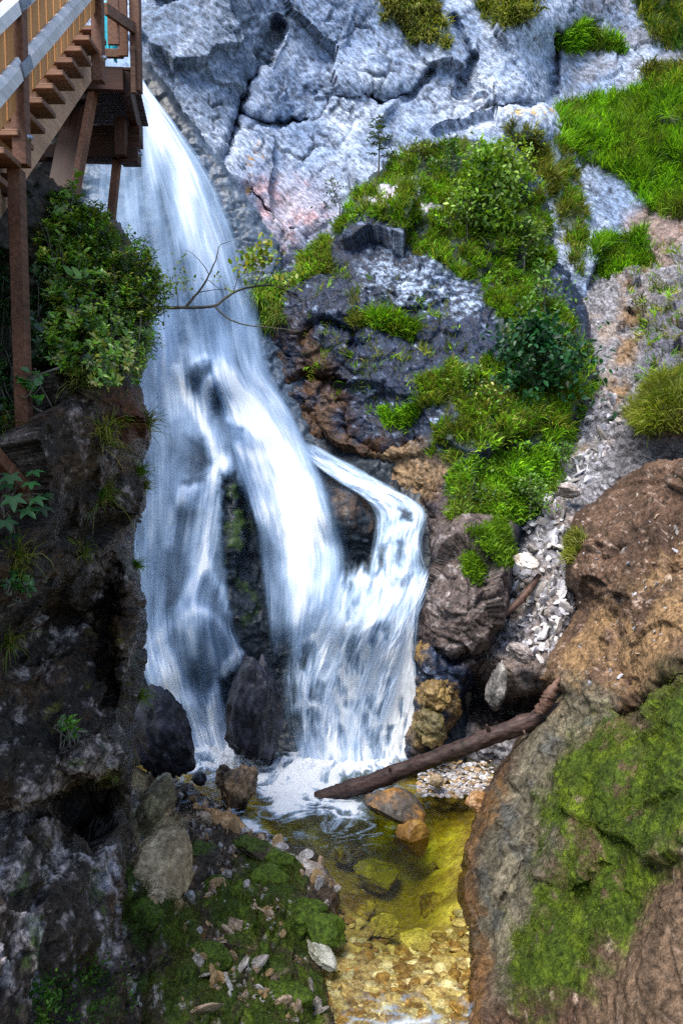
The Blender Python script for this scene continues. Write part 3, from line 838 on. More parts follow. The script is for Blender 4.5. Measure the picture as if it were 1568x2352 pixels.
# the same wall standing on behind the staircase
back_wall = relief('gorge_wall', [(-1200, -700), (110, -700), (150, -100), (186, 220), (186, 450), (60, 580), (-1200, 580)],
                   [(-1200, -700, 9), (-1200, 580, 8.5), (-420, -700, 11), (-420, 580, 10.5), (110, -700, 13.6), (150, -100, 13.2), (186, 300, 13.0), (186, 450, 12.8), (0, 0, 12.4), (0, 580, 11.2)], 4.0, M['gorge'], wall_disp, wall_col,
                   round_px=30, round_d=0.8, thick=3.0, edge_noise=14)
tag(back_wall.o, 'dark shaded rock wall behind the wooden staircase', kind='structure')

# ------------------------------------------------------------------ STREAM BANK (left of pool)
BANK_MOSS = [[(270, 1990), (330, 2030), (430, 2060), (470, 2140), (420, 2200), (300, 2180), (260, 2100)],
             [(450, 2060), (520, 2030), (560, 1960), (640, 1960), (700, 2000), (680, 2060), (780, 2120), (740, 2200), (600, 2160), (480, 2120)],
             [(280, 2280), (420, 2180), (600, 2170), (740, 2230), (780, 2460), (330, 2460)]]


def bank_disp(p, px, sd):
    b, eb = facets(p, 2.0, 61)
    c, ec = facets(p, 5.0, 62)
    h = 0.12 * b + 0.09 * c + 0.16 * fbm(p, 1.4, 4, 0.6, 68) + 0.03 * fbm(p, 12, 3, 0.65, 69)
    m = np.zeros(len(p))
    for poly in BANK_MOSS:
        m = np.maximum(m, softmask(px, poly, 12, 30, 9, 1 / 40.0))
    h = h + m * (0.04 + 0.06 * fbm(p, 3, 4, 0.7, 50) + 0.03 * fbm(p, 14, 3, 0.7, 47))
    return h, (eb, ec, m)


def bank_col(p, px, n, h, ex, sd):
    eb, ec, m = ex
    N = len(p)
    c = np.tile(np.array([0.06, 0.042, 0.026]), (N, 1))
    v = fbm(p, 2.2, 4, 0.65, 91)
    c = mixc(c, (0.27, 0.19, 0.11), sstep(0.1, 0.5, v) * 0.85)
    c = mixc(c, (0.26, 0.10, 0.03), sstep(0.2, 0.5, fbm(p, 1.6, 4, 0.65, 92)) * 0.75)
    c = mixc(c, (0.58, 0.52, 0.46), sstep(0.25, 0.45, fbm(p, 6.0, 3, 0.65, 93)) * 0.8)
    c = mixc(c, (0.012, 0.010, 0.008), np.exp(-(ec / 0.11) ** 2) * 0.6)
    up = softmask(px, [(290, 1760), (350, 1780), (420, 1900), (420, 1990), (330, 1960), (285, 1880)], 18, 20)
    c = mixc(c, (0.30, 0.235, 0.12), up * sstep(-0.4, 0.2, v) * 0.8)
    mc = mixc(np.tile(np.array([0.035, 0.060, 0.006]), (N, 1)), (0.085, 0.125, 0.008), sstep(-0.1, 0.45, fbm(p, 4.0, 5, 0.7, 94)))
    mc = mixc(mc, (0.05, 0.035, 0.012), sstep(0.1, 0.5, fbm(p, 3.0, 5, 0.75, 95)) * 0.7)
    gap = 1 - sstep(0.05, 0.35, fbm(p, 2.6, 5, 0.7, 96)) * 0.9
    c = c + (mc - c) * (m * gap)[:, None]
    return c, 0.2 + 0.5 * sstep(70, 10, sd)


def pool_depth(y, up=0.0):
    b = (1176.0 - y) / FPX
    return (POOL + up) / (-math.sin(PITCH) + math.cos(PITCH) * b)


bank_ctrl = [(x, y, pool_depth(y, u)) for x, y, u in [(440, 1810, 0.0), (500, 1850, 0.05), (560, 1900, 0.02), (640, 1940, 0.05), (720, 1970, 0.08), (775, 2040, 0.05), (770, 2150, 0.1), (740, 2250, 0.05), (770, 2360, 0.05), (800, 2460, 0.0),
                                                      (330, 1790, 0.9), (280, 1800, 1.3), (290, 1900, 1.1), (380, 1900, 0.45), (300, 2000, 0.9), (450, 1960, 0.35), (560, 2020, 0.35), (660, 2080, 0.3), (400, 2080, 0.55), (500, 2150, 0.4), (300, 2180, 0.8),
                                                      (620, 2200, 0.3), (400, 2300, 0.6), (560, 2330, 0.4), (680, 2380, 0.25), (250, 2320, 0.9), (100, 2380, 1.1), (300, 2460, 0.8), (150, 2100, 1.5), (150, 1850, 2.0)]]
bank = relief('stream_bank_ground', [(180, 1760), (310, 1765), (360, 1790), (435, 1800), (490, 1840), (545, 1890), (640, 1935), (725, 1960), (778, 2035), (770, 2150), (742, 2240), (765, 2340), (820, 2480), (20, 2480), (80, 2200)],
              bank_ctrl, 2.5, M['bank'], bank_disp, bank_col, round_px=22, round_d=0.25, thick=1.2, edge_noise=14)
tag(bank.o, 'mossy stony bank along the left side of the pool', kind='structure')
#PART2
# ------------------------------------------------------------------ WATER
fall_depth = RBF(FALL_CTRL)


def smooth_line(pts, n):
    """Catmull-Rom through the points, n samples evenly spaced along the length."""
    p = np.asarray(pts, float)
    q = np.vstack([2 * p[0] - p[1], p, 2 * p[-1] - p[-2]])
    out = []
    for k in range(1, len(q) - 2):
        t = np.linspace(0, 1, 24, endpoint=False)[:, None]
        a, b, c, d = q[k - 1], q[k], q[k + 1], q[k + 2]
        out.append(0.5 * (2 * b + (c - a) * t + (2 * a - 5 * b + 4 * c - d) * t ** 2 + (3 * b - a - 3 * c + d) * t ** 3))
    out.append(p[-1:]); out = np.vstack(out)
    s = np.concatenate([[0], np.cumsum(np.linalg.norm(np.diff(out, axis=0), axis=1))])
    si = np.linspace(0, s[-1], n)
    return np.stack([np.interp(si, s, out[:, k]) for k in range(out.shape[1])], 1)


def water_sheet(name, guides, dens, off=0.25, nu=150, nv=260, seed=1, mat=None, parent=None, relief_amp=0.10, fade=(0.10, 0.10, 0.06, 0.10), freq=(9, 1.5), rough=0.5, layers=2, blobs=(), strokes=(), holes=(), bumps=()):
    """Water as a lofted sheet between flow lines; streaks follow the lines. dens: per guide, (top, middle, bottom)."""
    objs_V, objs_Q, D_all, UV_all, base = [], [], [], [], 0
    L = np.stack([smooth_line(g, nv) for g in guides], 0)          # guides x nv x 2
    ng = len(guides)
    gu = np.linspace(0, 1, ng); u = np.linspace(0, 1, nu)
    dn = np.stack([np.interp(np.linspace(0, 1, nv), np.linspace(0, 1, len(d)), d) for d in dens], 0)
    X = np.zeros((nu, nv)); Y = np.zeros((nu, nv)); D = np.zeros((nu, nv))
    # smooth interpolation across the guides
    t = u * (ng - 1); i0 = np.clip(t.astype(int), 0, ng - 2); f = (t - i0)[:, None]
    fs = f * f * (3 - 2 * f) * 0.5 + f * 0.5
    X = L[i0, :, 0] * (1 - f) + L[i0 + 1, :, 0] * f
    Y = L[i0, :, 1] * (1 - f) + L[i0 + 1, :, 1] * f
    D = dn[i0] * (1 - fs) + dn[i0 + 1] * fs
    U, Vv = np.meshgrid(u, np.linspace(0, 1, nv), indexing='ij')
    width = np.abs(X[-1] - X[0]).mean(); length = np.linalg.norm(np.diff(L[ng // 2], axis=0), axis=1).sum()
    for lay in range(layers):
        q = np.stack([U.ravel() * width / 100.0, Vv.ravel() * length / 100.0, np.full(U.size, lay * 5.3 + seed)], 1)
        q = q + (rough ** 2) * 0.015 * np.stack([fbm(q * 3, 1, 3, .6, seed + 3), 1.5 * fbm(q * 3, 1, 3, .6, seed + 4), np.zeros(len(q))], 1)
        st = fbm(q * [freq[0], freq[1] * 0.35, 1], 1.0, 4, 0.62, seed + lay * 31)
        br = fbm(q * [freq[0] * 0.25, freq[1] * 0.42, 1], 1.0, 3, 0.6, seed + 7 + lay * 31)
        st = st.reshape(nu, nv); br = br.reshape(nu, nv)
        d = D * (1.0 + rough * 1.15 * br) + rough * 0.36 * st * np.clip(D + 0.12, 0, 0.6)
        for bx, by, rx, ry, a in blobs:
            d = d + a * np.exp(-((X - bx) / rx) ** 2 - ((Y - by) / ry) ** 2)
        XY = np.stack([X.ravel(), Y.ravel()], 1)
        wob = np.stack([fbm(np.stack([XY[:, 0], XY[:, 1], XY[:, 0] * 0 + lay], 1), 1 / 26.0, 3, .6, seed + 60 + k) for k in (0, 1)], 1) * 7
        for line, wd, amp in strokes:
            dd = pdist(XY + wob * min(0.6, wd / 24), line).reshape(nu, nv) / (wd * 1.35)
            d = d + 0.78 * amp * np.exp(-dd * dd) * (0.75 + 0.9 * st * 0.8 + 0.5 * br)
        for poly, soft, amp in holes:
            d = d * (1 - amp * sstep(-soft, soft, sdist(XY + wob, poly).reshape(nu, nv)))
        e = sstep(0, fade[0], U + 0.04 * st) * sstep(0, fade[1], 1 - U + 0.04 * st) if True else 1
        e = e * sstep(0, max(fade[2], 1e-4), Vv + 0.02 * st + 0.03 * br) * sstep(0, max(fade[3], 1e-4), 1 - Vv + 0.02 * st + 0.03 * br)
        d = np.clip(d, 0, 1.2) * e * (1.0 if lay == 0 else 0.75)
        dep = fall_depth(X, Y).reshape(nu, nv) - off - 0.10 - 0.16 * lay
        for bx, by, rx, ry, a in bumps:
            rr = ((X - bx) / (rx * 1.15)) ** 2 + ((Y - by) / (ry * 1.1)) ** 2
            dep = dep - 0.7 * a * np.exp(-1.4 * rr)
        dep = dep - relief_amp * np.clip(d, 0, 1) - relief_amp * 0.6 * br - 0.12 * relief_amp * st
        V = P(X.ravel(), Y.ravel(), dep.ravel())
        idx = np.arange(nu * nv).reshape(nu, nv) + base
        objs_Q.append(np.stack([idx[:-1, :-1], idx[1:, :-1], idx[1:, 1:], idx[:-1, 1:]], -1).reshape(-1, 4))
        objs_V.append(V); D_all.append(d.ravel())
        UV_all.append(np.stack([U.ravel() * width / 250.0 + lay * 0.37 + seed * 0.11, Vv.ravel() * length / 700.0 + lay * 0.61], 1)); base += nu * nv
    me = make_mesh(name, np.concatenate(objs_V), np.concatenate(objs_Q), attrs={'Dens': np.concatenate(D_all)}, uv=np.concatenate(UV_all))
    return link(name, me, mat or M['fall'], parent)


fall_root = empty('waterfall_water'); tag(fall_root, 'tall white waterfall streaming down the dark rock in silky veils', kind='structure')
# upper curtain
water_sheet('upper_curtain', [
    [(212, 120), (198, 230), (190, 335), (183, 450), (192, 600), (235, 800), (262, 950)],
    [(246, 112), (246, 230), (245, 335), (245, 480), (270, 640), (308, 820), (330, 950)],
    [(276, 105), (302, 220), (318, 340), (335, 500), (356, 650), (378, 800), (395, 940)],
    [(300, 120), (352, 330), (398, 480), (428, 620), (450, 740), (452, 850)],
    [(300, 110), (322, 200), (385, 310), (440, 430), (482, 560), (516, 700), (525, 850)],
    [(302, 100), (326, 190), (400, 298), (462, 410), (510, 530), (545, 650), (572, 780), (590, 900)],
    [(304, 90), (330, 180), (412, 292), (488, 400), (542, 520), (580, 640), (606, 760), (628, 900)]],
    [(.3, .12, .16, .18, .12), (.5, .32, .34, .28, .2), (.40, .38, .34, .28), (.55, .42, .34, .3), (1.05, .95, .55, .35), (.95, .65, .4, .35), (.4, .3, .22, .15)],
    off=0.35, nu=240, nv=300, seed=2, parent=fall_root, fade=(0.02, 0.10, 0.0, 0.25), rough=0.8, freq=(13, 1.3),
    blobs=[(360, 300, 30, 90, .45), (430, 470, 32, 110, .4), (480, 620, 32, 90, .2)])
# the body of the fall, left half: down to the pool
water_sheet('left_body', [
    [(205, 640), (250, 900), (295, 1200), (316, 1500), (352, 1620), (392, 1750)],
    [(318, 640), (342, 880), (356, 1150), (352, 1420), (384, 1570), (436, 1750)],
    [(385, 640), (418, 860), (428, 1080), (404, 1280), (392, 1440), (428, 1600), (474, 1750)],
    [(436, 640), (466, 850), (494, 1010), (500, 1100), (472, 1300), (452, 1410), (474, 1580), (514, 1750)],
    [(478, 640), (520, 860), (548, 1000), (556, 1120), (532, 1330), (516, 1430), (545, 1540), (556, 1750)],
    [(510, 640), (560, 860), (592, 1000), (602, 1120), (572, 1330), (548, 1430), (585, 1530), (600, 1750)]],
    [(.1, .3, .34, .36, .5, .6, .75), (.3, .42, .45, .48, .5, .62, .8), (.4, .48, .44, .34, .42, .5, .8), (.42, .46, .42, .42, .40, .36, .7), (.4, .44, .38, .3, .3, .3, .6), (.2, .3, .3, .2, .2, .2, .4)],
    off=0.30, nu=260, nv=560, seed=9, parent=fall_root, fade=(0.06, 0.16, 0.10, 0.02), rough=0.62, bumps=FALL_BUMPS,
    strokes=[([(374, 745), (382, 840), (402, 950)], 13, .45), ([(405, 850), (436, 915), (472, 990), (505, 1068)], 8, .75), ([(440, 900), (478, 985), (508, 1050)], 16, .3),
             ([(440, 835), (470, 818), (505, 836)], 6, .35), ([(478, 880), (490, 862), (512, 868)], 7, .5), ([(480, 880), (470, 920), (478, 950)], 8, .4),
             ([(506, 1066), (492, 1108), (488, 1150), (480, 1225), (470, 1300)], 13, .75), ([(502, 1074), (456, 1112), (420, 1130), (398, 1170), (390, 1250)], 9, .65),
             ([(438, 1122), (430, 1190), (422, 1260)], 9, .35), ([(470, 1140), (452, 1210), (446, 1290)], 9, .3), ([(468, 1290), (418, 1376), (392, 1430), (352, 1480)], 9, .42),
             ([(472, 1295), (505, 1350), (532, 1420), (548, 1470)], 8, .38), ([(452, 1300), (440, 1400), (420, 1440)], 10, .3),
             ([(392, 1452), (425, 1412), (455, 1400), (492, 1416), (528, 1462), (548, 1500)], 8, .3), ([(448, 1406), (440, 1450), (445, 1500)], 10, .35), ([(470, 1406), (482, 1450), (488, 1520)], 9, .25),
             ([(330, 1525), (350, 1508), (372, 1540), (398, 1605)], 9, .55), ([(335, 1480), (372, 1500), (400, 1560)], 16, .4), ([(380, 1560), (420, 1650), (462, 1745)], 24, .45), ([(455, 1640), (500, 1735)], 26, .4),
             ([(602, 1493), (556, 1499), (518, 1535), (492, 1600), (476, 1690)], 9, .65), ([(560, 1502), (528, 1545), (516, 1640)], 16, .22), ([(330, 1700), (420, 1715)], 12, .3)],
    holes=[([(508, 1095), (540, 1085), (575, 1180), (600, 1330), (610, 1460), (560, 1475), (530, 1400), (512, 1250)], 12, .92), ([(432, 862), (446, 838), (490, 832), (500, 850), (470, 872), (450, 905)], 12, .55),
           ([(478, 895), (500, 885), (515, 930), (490, 960)], 10, .5), ([(425, 1000), (470, 1010), (490, 1070), (440, 1100)], 18, .5), ([(505, 1560), (560, 1520), (640, 1500), (660, 1780), (560, 1780), (520, 1660)], 14, .9),
           ([(425, 1450), (480, 1440), (500, 1560), (470, 1610), (430, 1570)], 24, .28), ([(395, 690), (430, 720), (440, 800), (405, 790)], 16, .4), ([(395, 1150), (440, 1180), (420, 1380), (380, 1400)], 20, .35), ([(415, 1110), (480, 1085), (470, 1110), (430, 1120)], 8, .5)])
# right half: the white stream and its veil
water_sheet('right_body', [
    [(440, 640), (476, 850), (502, 960), (530, 1060), (566, 1180), (590, 1310), (606, 1450), (620, 1560)],
    [(470, 640), (508, 850), (548, 950), (590, 1060), (630, 1190), (652, 1320), (648, 1450), (646, 1580)],
    [(505, 640), (546, 850), (598, 950), (648, 1060), (686, 1190), (700, 1310), (690, 1440), (672, 1580)],
    [(540, 640), (584, 850), (642, 950), (694, 1060), (730, 1190), (748, 1290), (735, 1420), (712, 1560)],
    [(570, 640), (612, 850), (668, 950), (722, 1065), (762, 1190), (785, 1290), (776, 1400), (760, 1520)],
    [(590, 640), (640, 850), (696, 955), (752, 1075), (800, 1190), (828, 1290), (826, 1380), (810, 1480)]],
    [(.1, .2, .3, .45, .4, .38, .3), (.2, .4, .6, .6, .45, .38, .3), (.3, .55, 1.05, 1.0, .85, .7, .5), (.3, .5, .9, .85, .75, .62, .5), (.25, .42, .42, .42, .42, .36, .3), (.05, .12, .14, .16, .2, .14, .1)],
    off=0.42, nu=260, nv=420, seed=15, parent=fall_root, fade=(0.11, 0.30, 0.14, 0.22), rough=0.6, bumps=FALL_BUMPS,
    strokes=[([(486, 868), (505, 860), (532, 884), (572, 930), (612, 988), (652, 1060), (690, 1130), (716, 1220)], 24, .8), ([(515, 930), (560, 962), (604, 1030)], 14, .45), ([(503, 1032), (545, 1030), (596, 1046)], 13, .6),
             ([(510, 968), (540, 962), (565, 975)], 7, .35), ([(520, 1050), (585, 1100), (632, 1190), (676, 1280), (694, 1400)], 24, .3), ([(572, 1165), (612, 1182), (650, 1240), (668, 1310)], 16, .4),
             ([(620, 1070), (660, 1150), (690, 1250)], 14, .25), ([(600, 960), (655, 1040), (712, 1140), (745, 1260)], 14, .25)],
    holes=[([(556, 1110), (575, 1180), (600, 1330), (610, 1460), (560, 1475), (530, 1300)], 12, .9), ([(478, 895), (500, 885), (522, 940), (500, 985), (486, 960)], 10, .5), ([(515, 975), (560, 985), (560, 1015), (520, 1010)], 8, .4)])
# right-hand cascade: a stream down the ledge, then a spreading fall
water_sheet('cascade_top', [
    [(640, 1000), (708, 1060), (770, 1106), (830, 1146), (850, 1192), (846, 1262), (828, 1352)],
    [(655, 998), (716, 1058), (778, 1104), (838, 1142), (882, 1182), (874, 1258), (858, 1354)],
    [(672, 998), (728, 1050), (794, 1092), (858, 1126), (916, 1172), (906, 1252), (896, 1358)],
    [(686, 1000), (742, 1042), (810, 1080), (878, 1116), (950, 1164), (942, 1248), (944, 1362)],
    [(698, 1005), (756, 1034), (826, 1070), (904, 1118), (984, 1176), (974, 1250), (996, 1370)]],
    [(.1, .15, .2, .2, .2, .3, .4), (.35, .5, .6, .55, .45, .5, .6), (.5, .6, .7, .8, .7, .65, .85), (.35, .5, .6, .85, .85, .7, .9), (.1, .15, .2, .35, .5, .5, .6)],
    off=0.36, nu=160, nv=340, seed=33, parent=fall_root, fade=(0.25, 0.2, 0.12, 0.12), rough=0.9, freq=(16, 3.2), mat=M['foamy'],
    strokes=[([(880, 1180), (862, 1250), (848, 1330)], 9, .5), ([(905, 1185), (892, 1260), (890, 1340)], 8, .4), ([(955, 1180), (940, 1250), (935, 1330)], 8, .5), ([(975, 1180), (965, 1260), (985, 1335)], 8, .5), ([(830, 1105), (850, 1118), (878, 1140)], 8, .6), ([(700, 1048), (760, 1078), (820, 1108)], 7, .6), ([(800, 1235), (798, 1290), (802, 1330)], 4, .4)],
    holes=[([(915, 1165), (950, 1175), (945, 1200), (920, 1195)], 7, .8), ([(870, 1255), (885, 1250), (880, 1310), (866, 1310)], 6, .6), ([(912, 1240), (925, 1240), (922, 1320), (908, 1300)], 6, .5)])
AP = dict(off=0.36, nu=300, nv=420, parent=fall_root, mat=M['foamy'], relief_amp=0.07, layers=1, bumps=FALL_BUMPS)
rs = np.random.default_rng(77)


def thread(x0, y0, x1, y1, bow):
    return [(x0, y0), (x0 + (x1 - x0) * .3 + bow, y0 + (y1 - y0) * .3), (x0 + (x1 - x0) * .7 + bow * .6, y0 + (y1 - y0) * .68), (x1, y1)]


th = []
for k in range(30):
    x0 = rs.uniform(720, 980); y0 = 1330 + abs(x0 - 860) * .03 + rs.uniform(-8, 230)
    L = rs.uniform(110, 300); x1 = x0 - rs.uniform(-5, .42) * L * (0.6 if x0 > 800 else .5); x1 = max(640, min(960, x1)) 
    th.append((thread(x0, y0, x1, min(1790, y0 + L), rs.uniform(-3, 2)), rs.uniform(5, 11), rs.uniform(.3, .7)))
ledge_s, ledge_h = [], []
for lx, ly, lw in [(800, 1440, 46), (880, 1420, 40), (710, 1470, 34), (905, 1540, 38), (760, 1550, 46), (840, 1590, 44), (700, 1620, 36), (885, 1650, 36), (775, 1660, 40)]:
    ledge_s.append(([(lx - lw, ly + 14), (lx - lw * .4, ly), (lx + lw * .3, ly - 4), (lx + lw, ly + 10)], 8, .65))
    for _ in range(3):
        a_ = lx + rs.uniform(-.8, .8) * lw; w_ = rs.uniform(5, 17); l_ = rs.uniform(24, 95); b_ = ly + rs.uniform(6, 26); k_ = rs.uniform(.02, .22)
        ledge_h.append(([(a_ - w_, b_ + 4), (a_ + w_, b_), (a_ + w_ * .9 - k_ * l_, b_ + l_ * .6), (a_ - k_ * l_, b_ + l_), (a_ - w_ - k_ * l_, b_ + l_ * .55)], 9, rs.uniform(.35, .75)))
water_sheet('cascade_apron', [
    [(722, 1296), (672, 1395), (642, 1490), (634, 1590), (644, 1690), (668, 1795)],
    [(756, 1285), (722, 1395), (702, 1490), (696, 1590), (706, 1690), (728, 1805)],
    [(802, 1280), (781, 1395), (762, 1490), (762, 1600), (770, 1710), (790, 1805)],
    [(866, 1280), (843, 1405), (830, 1520), (830, 1620), (832, 1720), (842, 1800)],
    [(932, 1284), (908, 1410), (894, 1520), (892, 1620), (884, 1720), (884, 1795)],
    [(988, 1296), (952, 1405), (944, 1520), (946, 1620), (932, 1720), (922, 1785)],
    [(1004, 1302), (972, 1410), (964, 1520), (972, 1620), (955, 1720), (944, 1775)]],
    [(.12, .3, .42, .5, .65, .9), (.6, .65, .68, .7, .85, 1.2), (.58, .55, .55, .5, .78, 1.2), (.52, .62, .5, .52, .75, 1.2), (.75, .65, .58, .64, .8, 1.2), (.85, .75, .62, .62, .7, 1.0), (.3, .3, .3, .3, .3, .5)],
    seed=37, fade=(0.2, 0.2, 0.13, 0.06), rough=0.95, freq=(15, 2.2), strokes=th + ledge_s + [([(725, 1335), (672, 1390), (642, 1460), (640, 1560)], 14, .45), ([(985, 1335), (940, 1380), (910, 1440), (900, 1500)], 14, .5), ([(700, 1340), (760, 1326), (880, 1330), (975, 1330)], 8, .45)],
    holes=ledge_h, **AP)
water_sheet('cascade_cross_flow', [
    [(770, 1318), (716, 1400), (680, 1490), (660, 1590), (664, 1700), (684, 1790)],
    [(850, 1312), (800, 1400), (758, 1490), (726, 1590), (716, 1700), (730, 1790)],
    [(925, 1318), (880, 1405), (838, 1500), (804, 1600), (788, 1700), (790, 1790)],
    [(988, 1330), (944, 1420), (906, 1520), (874, 1620), (852, 1710), (846, 1790)],
    [(1000, 1350), (962, 1450), (936, 1560), (912, 1650), (894, 1730), (890, 1785)]],
    [(.3, .45, .5, .5, .5, .6), (.45, .3, .5, .55, .4, .6), (.3, .55, .3, .3, .55, .6), (.6, .3, .55, .55, .4, .6), (.4, .3, .3, .4, .4, .4)],
    seed=61, fade=(0.2, 0.25, 0.12, 0.1), rough=1.15, freq=(15, 2.0), **{**AP, 'off': 0.52})

# ---------------- pool
xs = np.arange(-7, 5, 0.05); ys = np.arange(5.5, 17.5, 0.05)
X, Y = np.meshgrid(xs, ys)


def to_px(p):
    d = p @ FWD
    return np.stack([784 + FPX * (p @ RGT) / d, 1176 - FPX * (p @ UPV) / d], 1)


def grid_quads(ny, nx):
    i = np.arange(ny * nx).reshape(ny, nx)
    return np.stack([i[:-1, :-1], i[:-1, 1:], i[1:, 1:], i[1:, :-1]], -1).reshape(-1, 4)


g = np.stack([X.ravel(), Y.ravel(), np.full(X.size, POOL)], 1)
gp = to_px(g)
deep = sstep(8.6, 11.2, g[:, 1]) * sstep(-60, 130, sdist(gp, [(560, 1880), (720, 1950), (800, 2060), (800, 2200), (900, 2300), (1040, 2150), (1040, 1950), (1090, 1830), (800, 1740), (600, 1780)]))
z = POOL - 0.16 - 0.75 * deep + 0.05 * fbm(g, 1.2, 4, 0.6, 101)
z = np.where(gp[:, 1] > 2330, z + 0.05, z)
bc = np.tile(np.array([0.34, 0.25, 0.085]), (len(g), 1))
bc = mixc(bc, (0.66, 0.58, 0.16), sstep(-0.1, 0.45, fbm(g, 0.8, 4, 0.6, 103)))
bc = mixc(bc, (0.18, 0.13, 0.05), sstep(0.1, 0.5, fbm(g, 1.1, 4, 0.65, 104)) * 0.8)
me = make_mesh('stream_bed_ground', np.stack([g[:, 0], g[:, 1], z], 1), grid_quads(len(ys), len(xs)), attrs={'Col': bc, 'Wet': np.zeros(len(g))})
tag(link('stream_bed_ground', me, M['bed']), 'yellow brown stony bed under the clear pool', kind='structure')

t = NT('pool_water')
tc = t.n('ShaderNodeTexCoord')
n1 = t.noise(3.2, 4, 0.6, t.mapping(tc.outputs['Object'], (1.0, 2.0, 1)), 0.6); n2 = t.noise(14, 3, 0.6, t.mapping(tc.outputs['Object'], (1, 1.8, 1)), 0.8)
b = t.n('ShaderNodeBump'); b.inputs['Strength'].default_value = 0.6; b.inputs['Distance'].default_value = 0.06
t.l(t.math('ADD', n1.outputs['Fac'], t.math('MULTIPLY', n2.outputs['Fac'], 0.25)), b.inputs['Height'])
gl = t.n('ShaderNodeBsdfGlossy'); gl.inputs['Roughness'].default_value = 0.05; t.l(b.outputs[0], gl.inputs['Normal'])
a = t.attr('Deep')
cr = t.ramp(a.outputs['Fac'], [(0.0, (0.92, 0.90, 0.72)), (0.5, (0.70, 0.74, 0.24)), (1.0, (0.46, 0.53, 0.08))])
tp = t.n('ShaderNodeBsdfTransparent'); t.l(cr.outputs[0], tp.inputs['Color'])
fr = t.n('ShaderNodeFresnel'); fr.inputs['IOR'].default_value = 1.33; t.l(b.outputs[0], fr.inputs['Normal'])
mx = t.n('ShaderNodeMixShader'); t.l(fr.outputs[0], mx.inputs[0]); t.l(tp.outputs[0], mx.inputs[1]); t.l(gl.outputs[0], mx.inputs[2])
t.l(mx.outputs[0], t.out.inputs[0])
zz = POOL + 0.012 * fbm(g, 2.2, 3, 0.5, 105) + 0.03 * fbm(g, 3.5, 3, 0.6, 106) * sstep(2000, 1800, gp[:, 1])
me = make_mesh('pool_water', np.stack([g[:, 0], g[:, 1], zz], 1), grid_quads(len(ys), len(xs)), attrs={'Deep': deep})
tag(link('pool_water', me, t.m), 'clear olive yellow pool of water below the falls', kind='structure')

# ---------------- foam on the pool and the white rapid that leaves it
FOAM = [[(420, 1715), (500, 1690), (570, 1705), (610, 1755), (650, 1770), (680, 1700), (930, 1730), (945, 1760), (860, 1800), (750, 1835), (700, 1868), (640, 1880), (600, 1850), (590, 1815), (560, 1785), (500, 1795), (430, 1775)],
        [(725, 1850), (770, 1835), (830, 1840), (850, 1865), (800, 1885), (745, 1878)],
        [(535, 1868), (565, 1885), (600, 1905), (615, 1918), (580, 1920), (550, 1900)],
        [(720, 1795), (850, 1795), (900, 1770), (920, 1790), (840, 1830), (740, 1848)],
        [(840, 2368), (900, 2345), (960, 2352), (1010, 2338), (1060, 2365), (1080, 2440), (820, 2440)],
        [(436, 1880), (450, 1875), (462, 1920), (440, 1950), (432, 1920)]]
xs2 = np.arange(-4.5, 3.2, 0.022); ys2 = np.arange(7.6, 16.6, 0.022)
X2, Y2 = np.meshgrid(xs2, ys2)
f0 = np.stack([X2.ravel(), Y2.ravel(), np.full(X2.size, POOL + 0.02)], 1)
fp = to_px(f0)
fd = np.full(len(f0), -999.0)
for poly in FOAM:
    fd = np.maximum(fd, sdist(fp, poly))
wv = f0 + 0.35 * np.stack([fbm(f0, 1.2, 2, 0.5, 111), fbm(f0, 1.2, 2, 0.5, 112), np.zeros(len(f0))], 1)
lace = ridged(wv * [1, 1.4, 1], 2.6, 4, 0.6, 113)
lump = fbm(f0, 2.5, 4, 0.6, 114)
dens = sstep(-26, 26, fd + 14 * lump) * (0.45 + 0.9 * sstep(0.25, 0.8, lace) + 0.5 * lump) - 0.04 + 0.45 * sstep(10, 60, fd)
drift = sstep(-130, 0, fd + 30 * lump) * sstep(0.55, 0.85, lace) * 0.5
dens = np.clip(np.maximum(dens, drift), 0, 1.1)
splash = np.minimum(pdist(fp, [(655, 1768), (700, 1784), (780, 1792), (860, 1790), (930, 1768)]), pdist(fp, [(425, 1742), (480, 1752), (555, 1748)]))
churn = np.exp(-(splash / 26) ** 2) * (0.5 + 0.9 * np.clip(fbm(f0, 4.5, 4, 0.65, 118) + .35, 0, 1.2))
fz = POOL + 0.22 * churn + 0.035 + np.clip(dens, 0, 1) * (0.03 + 0.07 * np.clip(lump + 0.3, 0, 1)) * sstep(-10, 40, fd)
q = grid_quads(len(ys2), len(xs2)); q = q[(dens[q] > 0.02).any(1)]
used, q2 = np.unique(q, return_inverse=True)
me = make_mesh('pool_foam', np.stack([f0[:, 0], f0[:, 1], fz], 1)[used], q2.reshape(-1, 4), attrs={'Dens': dens[used]}, uv=(f0[used, :2] * 0.35))
tag(link('pool_foam', me, M['foamy']), 'white foam churning where the cascade meets the pool', kind='stuff')
# ------------------------------------------------------------------ BOULDERS AND STONES
def ico(sub):
    bm = bmesh.new(); bmesh.ops.create_icosphere(bm, subdivisions=sub, radius=1.0)
    V = np.array([v.co[:] for v in bm.verts]); T = np.array([[v.index for v in f.verts] for f in bm.faces]); bm.free()
    return V, T


ICO = {k: ico(k) for k in (2, 3, 5)}


